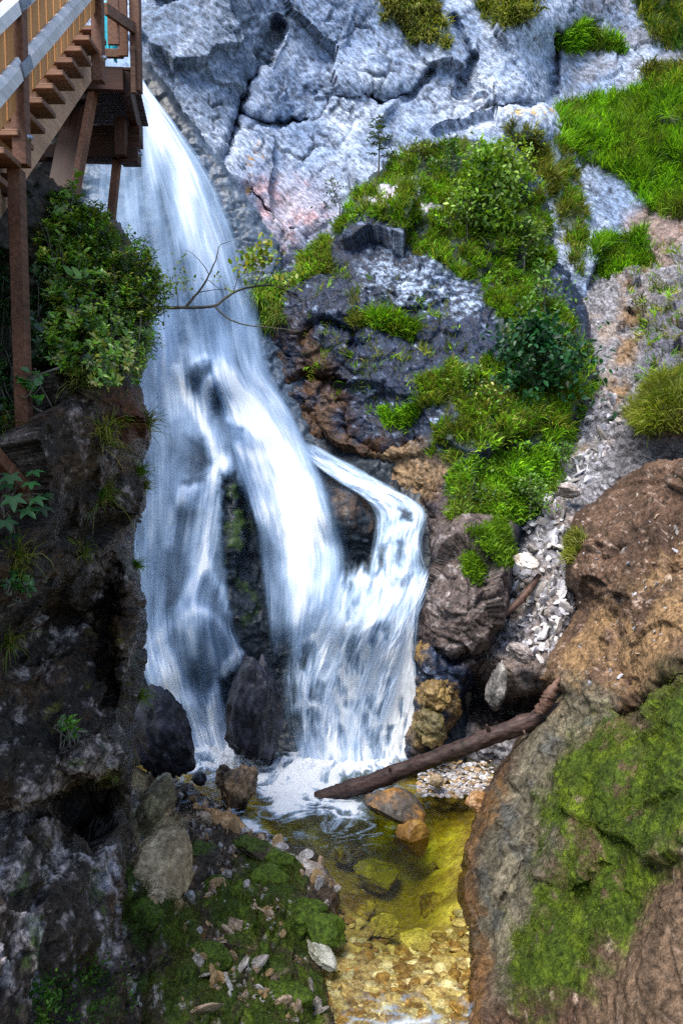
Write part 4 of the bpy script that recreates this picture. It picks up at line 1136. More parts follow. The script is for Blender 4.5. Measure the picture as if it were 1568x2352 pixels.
def stone_shape(size, seed, sub=5, block=0.55, rough=0.12, flat=0.0):
    V, T = ICO[sub]
    V = V.copy()
    # cut by random planes for an angular stone
    rng = np.random.default_rng(seed)
    for _ in range(9):
        n = rng.normal(size=3); n /= np.linalg.norm(n)
        lim = rng.uniform(0.55, 0.9); d = V @ n
        m = d > lim
        V[m] -= np.outer((d[m] - lim) * (0.9 if block > 0.5 else 0.65), n)
    s = np.asarray(size, float)
    off = np.array([seed * 3.1, seed * 1.7, seed * 0.9])
    N = V / (np.linalg.norm(V, axis=1)[:, None] + 1e-9)
    k = s.max()
    h = rough * (0.9 * fbm(V + off, 1.4, 4, 0.6, seed) + 0.6 * facets(V + off, 2.2, seed)[0] + 0.3 * fbm(V + off, 6, 3, 0.6, seed + 3))
    V = V + N * h[:, None]
    return V * s, T


def boulder(name, label, x, y, d, size, seed, colour, rot=(0, 0, 0), cat='boulder', group=None, wet=0.3, mat='stone', rough=0.14, parts=None):
    V, T = stone_shape(size, seed, 5, rough=rough)
    R = np.array(Matrix.Rotation(rot[2], 3, 'Z') @ Matrix.Rotation(rot[1], 3, 'Y') @ Matrix.Rotation(rot[0], 3, 'X'))
    V = V @ R.T
    c, wv = colour(V + np.array([seed, 0, seed * 2.0]), V, size)
    me = make_mesh(name, V, tris=T, attrs={'Col': np.clip(c, 0.002, 1), 'Wet': np.full(len(V), wet) if wv is None else wv})
    o = link(name, me, M[mat]); o.location = Pv(x, y, d)
    return tag(o, label, cat, group)


def col_two(a, b, s=2.0, top=None, topm=0.3):
    def f(q, V, size):
        c = np.tile(np.array(a, float), (len(q), 1))
        c = mixc(c, b, sstep(-0.15, 0.4, fbm(q, s, 5, 0.7, 5)))
        if top is not None:
            m = sstep(topm - 0.25, topm + 0.25, V[:, 2] / max(size[2], 1e-3) + 0.5 * fbm(q, s * 1.5, 4, 0.65, 9))
            c = mixc(c, top, m)
        return c, None
    return f


DARKC = col_two((0.010, 0.010, 0.016), (0.05, 0.05, 0.07), 3.5)
boulder('wet_boulder', 'tall black wet boulder in the middle of the falls with water curling over its top', 588, 1640, 14.75, (0.52, 0.5, 1.25), 3, DARKC, (0.1, 0.05, 0.4), wet=0.85, rough=0.2)
boulder('wet_boulder', 'black wet boulder wedged between the overhanging wall and the foot of the falls', 365, 1700, 13.4, (0.50, 0.6, 0.95), 8, DARKC, (0.15, -0.25, 0.9), wet=0.75, rough=0.2)
boulder('pool_boulder', 'brown two-lobed boulder standing in the foam at the left of the pool', 548, 1815, 13.6, (0.34, 0.36, 0.5), 12, col_two((0.05, 0.032, 0.02), (0.26, 0.165, 0.09), 3.0), (0.2, 0.15, 0.5), wet=0.6, rough=0.22)
boulder('pool_boulder', 'small dark brown boulder leaning against the two-lobed boulder in the foam', 517, 1782, 13.85, (0.17, 0.2, 0.24), 15, col_two((0.045, 0.03, 0.022), (0.17, 0.11, 0.07), 3.0), (0.2, 0.1, 0.2), wet=0.7)
boulder('pool_boulder', 'small black rounded boulder at the left rim of the foam', 460, 1790, 13.7, (0.15, 0.15, 0.12), 17, col_two((0.008, 0.008, 0.012), (0.03, 0.03, 0.04), 3.0), wet=0.9, rough=0.06)
boulder('pool_boulder', 'long grey and orange boulder under the log at the far side of the pool', 905, 1852, 13.0, (0.52, 0.42, 0.30), 21, col_two((0.09, 0.075, 0.06), (0.36, 0.17, 0.035), 1.6), (0, 0.35, -0.3), wet=0.6, rough=0.1)
boulder('pool_boulder', 'orange boulder half sunk in the pool below the log', 945, 1925, 12.45, (0.26, 0.3, 0.34), 23, col_two((0.20, 0.10, 0.02), (0.42, 0.24, 0.05), 2.2), (0.2, 0.2, 0.3), wet=0.6, rough=0.1)
boulder('bank_slab', 'large flat tan slab leaning on the mossy bank below the overhang', 375, 1985, 9.75, (0.42, 0.55, 0.13), 31, col_two((0.26, 0.18, 0.09), (0.52, 0.39, 0.22), 3.5), (0.55, 0.42, 0.15), cat='rock slab', wet=0.2)
boulder('bank_slab', 'olive grey rock slab standing against the black wet boulder at the wall', 350, 1850, 11.3, (0.24, 0.3, 0.52), 33, col_two((0.16, 0.135, 0.08), (0.34, 0.28, 0.15), 2.5), (0.3, 0.5, 0.2), cat='rock slab', wet=0.2)
boulder('bank_slab', 'rust coloured slab at the water edge beside the small white rapid', 515, 1882, 12.6, (0.42, 0.2, 0.10), 35, col_two((0.26, 0.13, 0.045), (0.46, 0.28, 0.12), 2.5), (0.1, 0.42, -0.3), cat='rock slab', wet=0.4)
boulder('bank_slab', 'white edged flat slab overhanging the pool from the mossy bank', 690, 1990, 11.2, (0.42, 0.26, 0.08), 37, col_two((0.28, 0.22, 0.17), (0.55, 0.50, 0.45), 2.5), (0.1, 0.35, -0.4), cat='rock slab', wet=0.3)
boulder('bank_slab', 'pale grey slab lying at the bank edge near the lower end of the pool', 738, 2190, 9.3, (0.15, 0.30, 0.08), 39, col_two((0.34, 0.33, 0.25), (0.50, 0.48, 0.40), 2.5), (0.1, 0.3, 0.5), cat='rock slab', wet=0.2)
boulder('bank_slab', 'beige slab with a mossy foot in the middle of the bank', 600, 2090, 9.95, (0.20, 0.18, 0.09), 41, col_two((0.28, 0.20, 0.14), (0.46, 0.36, 0.28), 2.5), (0.2, 0.2, 0.5), cat='rock slab')
boulder('bank_slab', 'long brown slab across the bank below the tan slab', 520, 2130, 9.5, (0.42, 0.14, 0.09), 43, col_two((0.22, 0.15, 0.10), (0.42, 0.31, 0.22), 2.5), (0.1, 0.12, -0.1), cat='rock slab')
for k, (x, y, d, sz, rot, lab) in enumerate([
        (430, 2075, 9.95, (.42, .22, .10), (.25, .3, .4), 'brown ledge stone with mossy edge beside the foot of the tan slab'), (560, 2175, 9.2, (.38, .17, .09), (.2, .15, -.35), 'grey brown embedded slab in the lower middle of the bank'),
        (450, 2270, 8.3, (.34, .2, .09), (.25, .2, .3), 'dark flat slab half buried in the moss at the bottom of the bank'), (640, 2230, 8.8, (.28, .16, .09), (.2, .2, .6), 'dark wet slab in the moss close to the lower pool edge'),
        (590, 1955, 11.4, (.34, .2, .13), (.2, .3, -.3), 'dark brown angular rock above the bright mossy hummock'), (470, 1965, 11.2, (.32, .22, .16), (.3, .3, .2), 'dark craggy rock between the rust coloured slab and the tan slab')]):
    boulder('bank_rock', lab, x, y, d, sz, 170 + k, col_two((0.05, 0.038, 0.026), (0.22, 0.16, 0.11), 3.0, (0.05, 0.075, 0.008), .45), rot, cat='rock', mat='bank', rough=0.2, wet=.5)
MOSSY = dict(top=(0.060, 0.095, 0.008), topm=-0.25)
for lab, x, y, d, sz, sd in [
        ('bright mossy hummock boulder in the middle of the bank', 610, 2030, 10.55, (0.36, 0.33, 0.22), 51),
        ('dark mossy boulder beside the white edged slab at the bank', 640, 1985, 11.1, (0.36, 0.3, 0.24), 52),
        ('dull brown mossy boulder below the rust coloured slab', 510, 2050, 10.4, (0.33, 0.3, 0.2), 53),
        ('large mossy boulder at the bank edge beside the middle of the pool', 690, 2110, 9.9, (0.36, 0.36, 0.25), 54),
        ('dark mossy boulder dipping into the pool by the orange shallows', 742, 2145, 9.6, (0.22, 0.28, 0.27), 55),
        ('broad mossy boulder low on the bank below the long brown slab', 470, 2200, 8.75, (0.30, 0.26, 0.16), 57),
        ('mossy boulder at the bottom of the bank near the white rapid', 660, 2290, 8.35, (0.26, 0.26, 0.15), 58),
        ('mossy boulder against the wall under the tan slab', 330, 2110, 9.0, (0.28, 0.26, 0.2), 59),
        ('low mossy boulder between the tan slab and the bright hummock', 560, 2105, 9.8, (0.2, 0.2, 0.13), 56)]:
    boulder('mossy_boulder', lab, x, y, d, sz, sd, col_two((0.10, 0.075, 0.045), (0.25, 0.19, 0.12), 3.0, (0.06, 0.10, 0.007), -0.35), (0.1, 0.1, sd), group='mossy boulders on the bank', mat='bank', rough=0.16)
boulder('scree_block', 'large pale slab lying on the scree above the leaning stick', 1208, 1288, 15.25, (0.26, 0.2, 0.13), 61, col_two((0.36, 0.30, 0.24), (0.66, 0.62, 0.58), 2.5), (0.3, 0.35, -0.3), cat='rock slab')
boulder('scree_block', 'brown grey block stuck in the middle of the scree gully', 1305, 1125, 16.3, (0.24, 0.2, 0.18), 62, col_two((0.20, 0.16, 0.14), (0.42, 0.38, 0.36), 2.5), (0.3, 0.2, 0.3))
boulder('gully_boulder', 'rounded grey boulder at the lower end of the scree above the cavity', 1195, 1500, 14.1, (0.27, 0.24, 0.16), 63, col_two((0.19, 0.16, 0.15), (0.38, 0.34, 0.32), 2.5), (0.1, 0.4, 0.3))
boulder('gully_boulder', 'dark grey hanging tongue of rock above the black cavity behind the log', 1140, 1580, 14.0, (0.17, 0.2, 0.46), 64, col_two((0.075, 0.07, 0.065), (0.26, 0.24, 0.22), 4.0), (0.1, 0.12, 0.3), rough=0.2)
boulder('gully_boulder', 'orange rounded boulder at the pool rim under the right slope', 1098, 1842, 12.9, (0.22, 0.2, 0.17), 65, col_two((0.24, 0.12, 0.04), (0.48, 0.31, 0.17), 2.5), (0, 0.2, 0.3), wet=0.4)
boulder('gully_boulder', 'tan boulder on the gravel strip beneath the log', 1003, 1795, 13.9, (0.14, 0.13, 0.12), 66, col_two((0.30, 0.21, 0.11), (0.50, 0.38, 0.25), 2.5), (0, 0.2, 0.3))
boulder('gully_boulder', 'ochre boulder of the buttress foot beside the cascade edge', 1000, 1600, 14.8, (0.42, 0.4, 0.32), 67, col_two((0.14, 0.09, 0.03), (0.42, 0.28, 0.10), 2.0), (0.2, 0.3, 0.3), rough=0.22)
boulder('gully_boulder', 'ochre and moss stained boulder lower at the cascade edge above the log', 985, 1670, 14.6, (0.36, 0.36, 0.34), 68, col_two((0.09, 0.075, 0.03), (0.30, 0.22, 0.09), 2.0), (0.2, 0.1, 0.9), rough=0.22)

# repeated small stones: a few shapes, many copies
def stone_kind(name, seed, ca, cb):
    V, T = stone_shape((1, 1, 0.65), seed, 3, rough=0.12)
    q = V + seed
    c = mixc(np.tile(np.array(ca, float), (len(V), 1)), cb, sstep(-0.2, 0.4, fbm(q, 1.5, 4, 0.7, seed)))
    me = make_mesh(name, V, tris=T, attrs={'Col': c, 'Wet': np.full(len(V), 0.2)}, smooth=False)
    me.materials.append(M['stone'])
    return me


SCREE_MESH = [stone_kind('scree_stone', 71 + k, a, b) for k, (a, b) in enumerate([((.36, .36, .4), (.62, .62, .68)), ((.45, .44, .46), (.72, .71, .74)), ((.25, .22, .2), (.5, .46, .43)), ((.5, .47, .45), (.75, .72, .7))])]
BANK_MESH = [stone_kind('bank_stone', 81 + k, a, b) for k, (a, b) in enumerate([((.22, .19, .16), (.55, .5, .45)), ((.3, .2, .12), (.55, .42, .3)), ((.34, .31, .29), (.7, .66, .62)), ((.34, .22, .1), (.5, .33, .16))])]
BED_MESH = [stone_kind('bed_stone', 91 + k, a, b) for k, (a, b) in enumerate([((.34, .27, .12), (.56, .48, .26)), ((.22, .13, .04), (.42, .27, .09)), ((.5, .45, .3), (.7, .64, .48)), ((.28, .2, .1), (.5, .4, .22))])]


def sampler(R, poly, n, rng):
    m = np.where((sdist(R.px, poly) > 0) & (R.sd > 4))[0]
    return m[rng.integers(0, len(m), n)] if len(m) else m


def scatter_stones(name, label, cat, group, R, poly, n, smin, smax, meshes, seed, sink=0.25, cluster=False):
    rng = np.random.default_rng(seed)
    idx = sampler(R, poly, n * 4, rng)
    if cluster:
        w = sstep(-0.1, 0.4, fbm(R.pos[idx], 2.2, 3, 0.6, seed)) + .04
        idx = idx[rng.choice(len(idx), n, replace=False, p=w / w.sum())]
    for i in idx[:n]:
        s = smin * (smax / smin) ** (rng.random() ** 2.2)
        o = bpy.data.objects.new(name, meshes[rng.integers(len(meshes))]); COL.objects.link(o)
        o.location = R.pos[i] + R.n[i] * s * (0.65 - sink)
        o.scale = (s * rng.uniform(.8, 1.9), s * rng.uniform(.6, 1.1), s * rng.uniform(.35, .9))
        o.rotation_euler = rng.uniform(0, 6.28, 3)
        tag(o, label, cat, group)


SCREE_POLY = [(1410, 900), (1440, 960), (1360, 1090), (1300, 1200), (1290, 1330), (1330, 1400), (1250, 1520), (1150, 1500), (1170, 1300), (1230, 1180), (1300, 1010)]
scatter_stones('scree_stone', 'pale grey angular limestone piece lying loose in the scree gully', 'stone', 'loose stones of the scree gully', scree, SCREE_POLY, 290, 0.05, 0.17, SCREE_MESH, 5)
scatter_stones('bank_stone', 'small pale stone lying among the moss of the stream bank', 'stone', 'pale stones scattered on the mossy bank', bank,
               [(300, 1990), (440, 1930), (560, 1960), (620, 2080), (740, 2240), (780, 2352), (380, 2352), (450, 2150), (330, 2120)], 250, 0.02, 0.12, BANK_MESH, 6, cluster=True, sink=.5)
scatter_stones('bank_stone', 'rusty or brown stone at the water edge of the stream bank', 'stone', 'brown stones along the edge of the bank', bank,
               [(440, 1830), (540, 1890), (640, 1950), (760, 2000), (780, 2060), (640, 1985), (540, 1970), (430, 1940)], 110, 0.025, 0.14, [BANK_MESH[1], BANK_MESH[3], BANK_MESH[2]], 7)
for k, (x, y, s_, lab) in enumerate([(870, 2010, .34, 'large yellowish stone lying under water in the middle of the pool'), (1000, 2080, .30, 'brown stone under water near the right side of the pool'), (960, 2160, .24, 'ochre stone under water where the cobbles begin'),
                                    (1030, 2170, .26, 'dark stone under water against the right slope'), (880, 2130, .2, 'tan stone under water beside the bank shallows'), (820, 2080, .26, 'rust brown stone under the shallow water at the bank edge'), (1040, 1990, .3, 'brown boulder under water at the foot of the right slope'), (800, 1960, .24, 'olive stone under water close to the white edged slab')]):
    q_ = on_level(x, y, POOL - 0.62 if y < 2120 else POOL - 0.36)
    boulder('submerged_stone', lab, x, y, float(q_ @ FWD), (s_ * 1.2, s_, s_ * .6), 140 + k, col_two((0.16, 0.10, 0.03), (0.46, 0.36, 0.13), 2.5) if k % 2 else col_two((0.34, 0.28, 0.10), (0.6, 0.52, 0.22), 2.5), (0.1, 0.1, k), cat='stone', group='stones under the pool water', mat='bed')
for k in range(2):
    scatter_stones('slope_stone', 'small pale stone embedded in the brown earth of the right slope', 'stone', 'stones embedded in the right slope', slope,
                   [(1330, 1200), (1568, 1080), (1568, 1480), (1400, 1620), (1300, 1560), (1330, 1400)], 45, 0.015, 0.06, [SCREE_MESH[2 * k], BANK_MESH[k]], 11 + k, sink=.35)
# gravel strip under the log
rng = np.random.default_rng(8)
def piece_pile(name, pts, sizes, meshes, seed, squash=0.65):
    """Many small stones in one mesh: gravel nobody could count."""
    rng = np.random.default_rng(seed); VV, TT, CC, base = [], [], [], 0
    src = []
    for me in meshes:
        V = np.zeros(len(me.vertices) * 3); me.vertices.foreach_get('co', V); V = V.reshape(-1, 3)
        T = np.zeros(len(me.polygons) * 3, np.int32); me.polygons.foreach_get('vertices', T); T = T.reshape(-1, 3)
        C = np.zeros(len(V) * 4); me.attributes['Col'].data.foreach_get('color', C); C = C.reshape(-1, 4)[:, :3]
        src.append((V, T, C))
    for p, s in zip(pts, sizes):
        V, T, C = src[rng.integers(len(src))]
        R = np.array(Matrix.Rotation(rng.uniform(0, 6.28), 3, 'Z') @ Matrix.Rotation(rng.uniform(-.5, .5), 3, 'X'))
        W = (V * [s * rng.uniform(.8, 1.4), s * rng.uniform(.7, 1.1), s * squash]) @ R.T + p
        VV.append(W); TT.append(T + base); CC.append(C * rng.uniform(.65, 1.25)); base += len(V)
    V = np.concatenate(VV)
    return make_mesh(name, V, tris=np.concatenate(TT), attrs={'Col': np.clip(np.concatenate(CC), 0, 1), 'Wet': np.full(len(V), 0.35)}, smooth=True)


def low(mesh_list, names, sub=2):
    return mesh_list


n = 520
gx = rng.uniform(960, 1130, n); gy = rng.uniform(1760, 1830, n)
pts = on_level(gx, gy, POOL + 0.02) + np.stack([np.zeros(n), np.zeros(n), rng.uniform(0, 0.12, n) * (1830 - gy) / 70], 1)
tag(link('gravel', piece_pile('gravel', pts, rng.uniform(0.025, 0.075, n), BANK_MESH + SCREE_MESH[:2], 9), M['stone']), 'strip of mixed gravel at the pool rim beneath the log', kind='stuff')
n = 1100
gx = rng.uniform(720, 1090, n); gy = 2040 + 340 * np.sqrt(rng.random(n))
pp = on_level(gx, gy, POOL)
px = np.stack([gx, gy], 1)
zb = -0.16 - 0.75 * (sstep(8.6, 11.2, pp[:, 1]) * sstep(-60, 130, sdist(px, [(560, 1880), (720, 1950), (800, 2060), (800, 2200), (900, 2300), (1040, 2150), (1040, 1950), (1090, 1830), (800, 1740), (600, 1780)])))
pp[:, 2] += zb + 0.02
tag(link('bed_gravel', piece_pile('bed_gravel', pp, 0.04 * (3.6 ** (rng.random(n) ** 1.5)), BED_MESH, 10), M['bed']), 'rounded cobbles seen through the shallow water of the pool', kind='stuff')

# ------------------------------------------------------------------ DRIFTWOOD
def tube(pts, radii, seg=10, rough=0.0, seed=0, ell=1.0):
    pts = np.asarray(pts, float); n = len(pts)
    tan = np.gradient(pts, axis=0); tan /= np.linalg.norm(tan, axis=1)[:, None] + 1e-9
    up = np.array([0.3, 0.2, 1.0]); a = np.cross(tan, up); a /= np.linalg.norm(a, axis=1)[:, None] + 1e-9
    b = np.cross(a, tan)
    th = np.linspace(0, 2 * math.pi, seg, endpoint=False)
    ring = a[:, None, :] * np.cos(th)[None, :, None] + b[:, None, :] * np.sin(th)[None, :, None] * ell
    r = np.asarray(radii, float)[:, None]
    if rough:
        q = (pts[:, None, :] * 0.6 + ring * 1.2).reshape(-1, 3)
        r = r * (1 + rough * fbm(q, 3.0, 4, 0.65, seed).reshape(n, seg))
    V = (pts[:, None, :] + ring * r[:, :, None]).reshape(-1, 3)
    i = np.arange(n * seg).reshape(n, seg); j = np.roll(i, -1, 1)
    Q = np.stack([i[:-1], j[:-1], j[1:], i[1:]], -1).reshape(-1, 4)
    V = np.concatenate([V, pts[:1], pts[-1:]]); c0, c1 = n * seg, n * seg + 1
    T = np.concatenate([np.stack([np.full(seg, c0), j[0], i[0]], 1), np.stack([np.full(seg, c1), i[-1], j[-1]], 1)])
    return V, Q, T


def merge(parts):
    Vs, Qs, Ts, b = [], [], [], 0
    for V, Q, T in parts:
        Vs.append(V); Qs.append(Q + b); Ts.append(T + b); b += len(V)
    return np.concatenate(Vs), np.concatenate(Qs), np.concatenate(Ts)


def log(name, label, pix, radii, mat, cat='log', seed=1, rough=0.25, n=60, seg=20, stubs=()):
    ctrl = np.array([P(x, y, d) for x, y, d in pix])
    pts = smooth_line(ctrl, n)
    t = np.linspace(0, 1, n)
    pts = pts + 0.03 * np.stack([fbm(np.stack([t * 6, t * 0 + k, t * 0], 1), 1, 3, 0.6, seed + k) for k in range(3)], 1)
    rad = np.interp(t, np.linspace(0, 1, len(radii)), radii)
    pieces = [tube(pts, rad, seg, rough, seed)]
    for f, dx, dy, dz, L, r in stubs:
        a = pts[int(f * (n - 1))]; dr = np.array([dx, dy, dz])
        pieces.append(tube([a, a + dr * L * .5 + [0, 0, .01], a + dr * L], [r, r * .8, r * .45], 9, .4, seed + 5))
    V, Q, T = merge(pieces)
    o = link(name, local(make_mesh(name, V, Q, T), pts[0]), mat); o.location = pts[0]
    return tag(o, label, cat)


M['log_wood'] = wood_mat('wet_log', (0.010, 0.005, 0.005), (0.10, 0.058, 0.046), 0.6, 0, 0.35)
M['stick_wood'] = wood_mat('red_brown_wood', (0.07, 0.035, 0.025), (0.20, 0.11, 0.075), 0.6, 0, 0.6)
lg = log('driftwood_log', 'long dark wet log slanting from the right slope down into the foam of the pool', [(725, 1832, 13.75), (800, 1812, 13.65), (900, 1778, 13.5), (1000, 1740, 13.35), (1100, 1702, 13.2), (1200, 1664, 13.05), (1290, 1625, 12.9)],
         [0.10, 0.145, 0.14, 0.13, 0.13, 0.15, 0.11], M['log_wood'], seed=3, rough=0.32, n=110, seg=26, stubs=[(.32, -.2, -.6, .75, .26, .04), (.55, .3, -.7, .6, .22, .035), (.72, -.3, -.5, .8, .30, .045), (.84, .1, -.9, -.3, .24, .04)])
log('driftwood_stick', 'reddish brown stick lying up the scree beside the buttress', [(1160, 1412, 14.95), (1200, 1372, 15.1), (1238, 1322, 15.35)], [0.05, 0.075, 0.05], M['stick_wood'], 'stick', 5, 0.3, 24, 12)
log('broken_branch', 'splintered red brown stump end sticking up from the right slope above the log', [(1238, 1640, 12.75), (1262, 1592, 12.75), (1285, 1555, 12.8)], [0.09, 0.10, 0.02], M['stick_wood'], 'broken branch', 7, 0.6, 24, 12)
# ------------------------------------------------------------------ WOODEN STAIRCASE
def box_mesh(name, cx, sx, sy, sz, chamfer=0.006):
    """A box sx x sy x sz around the origin, edges bevelled, in its own axes."""
    bm = bmesh.new(); bmesh.ops.create_cube(bm, size=1.0)
    for v in bm.verts: v.co = Vector((v.co.x * sx, v.co.y * sy, v.co.z * sz))
    if chamfer > 0:
        bmesh.ops.bevel(bm, geom=bm.edges[:], offset=min(chamfer, min(sx, sy, sz) * 0.3), segments=1, affect='EDGES')
    me = bpy.data.meshes.new(name); bm.to_mesh(me); bm.free()
    return me


def bar(name, p0, p1, w, h, mat, parent, up=(0, 0, 1), chamfer=0.006):
    """A beam from p0 to p1: long axis is local Y, h along `up`, w across."""
    p0, p1 = Vector(p0), Vector(p1); y = (p1 - p0); L = y.length; y.normalize()
    x = y.cross(Vector(up)); x.normalize(); z = x.cross(y)
    me = box_mesh(name, 0, w, L, h, chamfer)
    o = link(name, me, mat, parent)
    R = Matrix((x, y, z)).transposed().to_4x4()
    o.matrix_local = Matrix.Translation((p0 + p1) / 2 - parent.location) @ R
    return o


SO = Vector((-2.6, 6.6, -0.2))
stair = empty('wooden_staircase', SO)
tag(stair, 'brown wooden staircase with plank railing and landing, climbing beside the waterfall', 'staircase')
RISE, RUN = 0.238, 0.275
SL = math.atan2(RISE, RUN)


def nose(y):
    return 3.95 + RISE / RUN * (y - 8.155)


# treads
for k in range(-13, 3):
    y = 8.155 + RUN * k; zt = 3.95 + RISE * k
    me = box_mesh('tread', 0, 1.15, 0.33, 0.05)
    o = link('tread', me, M['wood_tread'], stair); o.location = Vector((-3.125, y + 0.165, zt - 0.025)) - SO


def stringer(x0, x1):
    """Saw-tooth string under the treads, an outline in y-z given a thickness."""
    ks = list(range(-13, 3)); top = []
    for k in ks:
        y = 8.155 + RUN * k + 0.04; zt = 3.95 + RISE * k - 0.052
        top += [(y, zt), (y + RUN, zt)]
    ye, ys_ = top[-1][0], top[0][0]
    low_ = [(ye, nose(ye) - 0.70), (ys_, nose(ys_) - 0.70)]
    pts = top + low_
    bm = bmesh.new(); L = [[bm.verts.new(Vector((x, y, z)) - SO) for y, z in pts] for x in (x0, x1)]
    n = len(pts)
    bm.faces.new(L[0]); bm.faces.new(L[1][::-1])
    for i in range(n):
        j = (i + 1) % n
        bm.faces.new((L[0][j], L[0][i], L[1][i], L[1][j]))
    bmesh.ops.recalc_face_normals(bm, faces=bm.faces[:])
    me = bpy.data.meshes.new('stringer'); bm.to_mesh(me); bm.free()
    return link('stringer', me, M['wood_tan'], stair)


stringer(-2.79, -2.72); stringer(-3.66, -3.59)


def bolt(p, parent, r=0.022):
    bm = bmesh.new(); bmesh.ops.create_cone(bm, cap_ends=True, segments=10, radius1=r, radius2=r * 0.7, depth=0.03)
    bmesh.ops.create_icosphere(bm, subdivisions=1, radius=r * 0.8, matrix=Matrix.Translation((0, 0, 0.015)))
    me = bpy.data.meshes.new('bolt'); bm.to_mesh(me); bm.free()
    o = link('bolt', me, M['steel'], parent)
    base = SO if parent is stair else SO + parent.location
    o.matrix_local = Matrix.Translation(Vector(p) - base) @ Matrix.Rotation(math.pi / 2, 4, 'Y')
    return o


# railing posts, bolted to the outside of the string
def post(y, z0, z1, mat='wood_post'):
    o = bar('post', (-2.555, y, z0), (-2.555, y, z1), 0.115, 0.105, M[mat], stair, up=(0, 1, 0))
    return o


p1 = post(6.58, 2.26, 4.6); bolt((-2.50, 6.58, 2.48), stair, 0.035)
p2 = post(8.74, 3.86, 6.5); bolt((-2.50, 8.72, 4.10), stair, 0.035)
post(4.42, 0.4, 2.8)
# lower leg that carries the string
bar('support_post', (-2.612, 6.60, -0.45), (-2.612, 6.60, 2.24), 0.11, 0.12, M['wood_post'], stair, up=(0, 1, 0))
bar('support_post', (-3.62, 6.60, -0.4), (-3.62, 6.60, 2.0), 0.11, 0.12, M['wood_post'], stair, up=(0, 1, 0))
bar('brace', (-2.60, 6.50, -0.30), (-2.90, 5.3, 0.7), 0.08, 0.10, M['wood_post'], stair)
bar('cross_beam', (-3.75, 6.60, 2.12), (-2.67, 6.60, 2.12), 0.10, 0.16, M['wood_brown'], stair)


# rails: chamfered outer top edge
def rail(y0, y1, dz, h=0.135, w=0.055):
    x0, x1 = -2.555, -2.500
    prof = [(x0, 0), (x1, 0), (x1, h * 0.66), (x1 - 0.035, h), (x0, h)]
    bm = bmesh.new(); L = []
    for y in (y0, y1):
        L.append([bm.verts.new(Vector((x, y, nose(y) + dz + z / math.cos(SL))) - SO) for x, z in prof])
    n = len(prof)
    bm.faces.new(L[0]); bm.faces.new(L[1][::-1])
    for i in range(n):
        j = (i + 1) % n; bm.faces.new((L[0][j], L[0][i], L[1][i], L[1][j]))
    bmesh.ops.recalc_face_normals(bm, faces=bm.faces[:])
    me = bpy.data.meshes.new('rail'); bm.to_mesh(me); bm.free()
    return link('rail', me, M['wood_grey'], stair)


for a, b in ((4.2, 6.52), (6.64, 8.68)):
    rail(a, b, 0.36); rail(a, b, 0.86)


def bracket(y, dz):
    z = nose(y) + dz + 0.085
    d = Vector((0, math.cos(SL), math.sin(SL)))
    c = Vector((-2.492, y, z))
    o = bar('bracket', c - d * 0.125, c + d * 0.125, 0.014, 0.10, M['steel'], stair, up=(0, 0, 1), chamfer=0.002)
    for t in (-0.085, -0.005, 0.085):
        q = c + d * t + Vector((0.010, 0, 0.012 if t else -0.005))
        b = bolt((0, 0, 0), stair, 0.018)
        b.parent = o
        b.matrix_local = o.matrix_local.inverted() @ (Matrix.Translation(q - SO) @ Matrix.Rotation(math.pi / 2, 4, 'Y'))


bracket(6.58, 0.36); bracket(6.58, 0.86)

# boards of the railing; each foot is cut along the slope
bm_cache = {}
y = 4.35; k = 0
while y < 8.62:
    if not (6.50 < y + 0.075 < 6.66):
        w = 0.150
        pts = [(y, nose(y) + 0.13), (y + w, nose(y + w) + 0.13), (y + w, nose(y + w) + 1.15), (y, nose(y) + 1.15)]
        bm = bmesh.new(); org = Vector((-2.575, y, nose(y)))
        L = [[bm.verts.new(Vector((x, yy, zz)) - org) for yy, zz in pts] for x in (-2.590, -2.560)]
        bm.faces.new(L[0]); bm.faces.new(L[1][::-1])
        for i in range(4):
            j = (i + 1) % 4; bm.faces.new((L[0][j], L[0][i], L[1][i], L[1][j]))
        bmesh.ops.recalc_face_normals(bm, faces=bm.faces[:])
        bmesh.ops.bevel(bm, geom=bm.edges[:], offset=0.004, segments=1, affect='EDGES')
        me = bpy.data.meshes.new('railing_board'); bm.to_mesh(me); bm.free()
        o = link('railing_board', me, M['wood_orange'], stair); o.location = org - SO
    y += 0.182; k += 1

# far railing (left side of the flight), glimpsed between the boards
for a, b in ((4.2, 8.7),):
    bar('rail', (-3.72, a, nose(a) + 0.95), (-3.72, b, nose(b) + 0.95), 0.05, 0.13, M['wood_post'], stair)

# ---------------- landing
LZ = 4.62
FL, FR, BR, BL = (-4.1, 9.95), (-2.50, 10.05), (-2.75, 11.75), (-4.6, 11.6)


def lerp2(a, b, t):
    return (a[0] + (b[0] - a[0]) * t, a[1] + (b[1] - a[1]) * t)


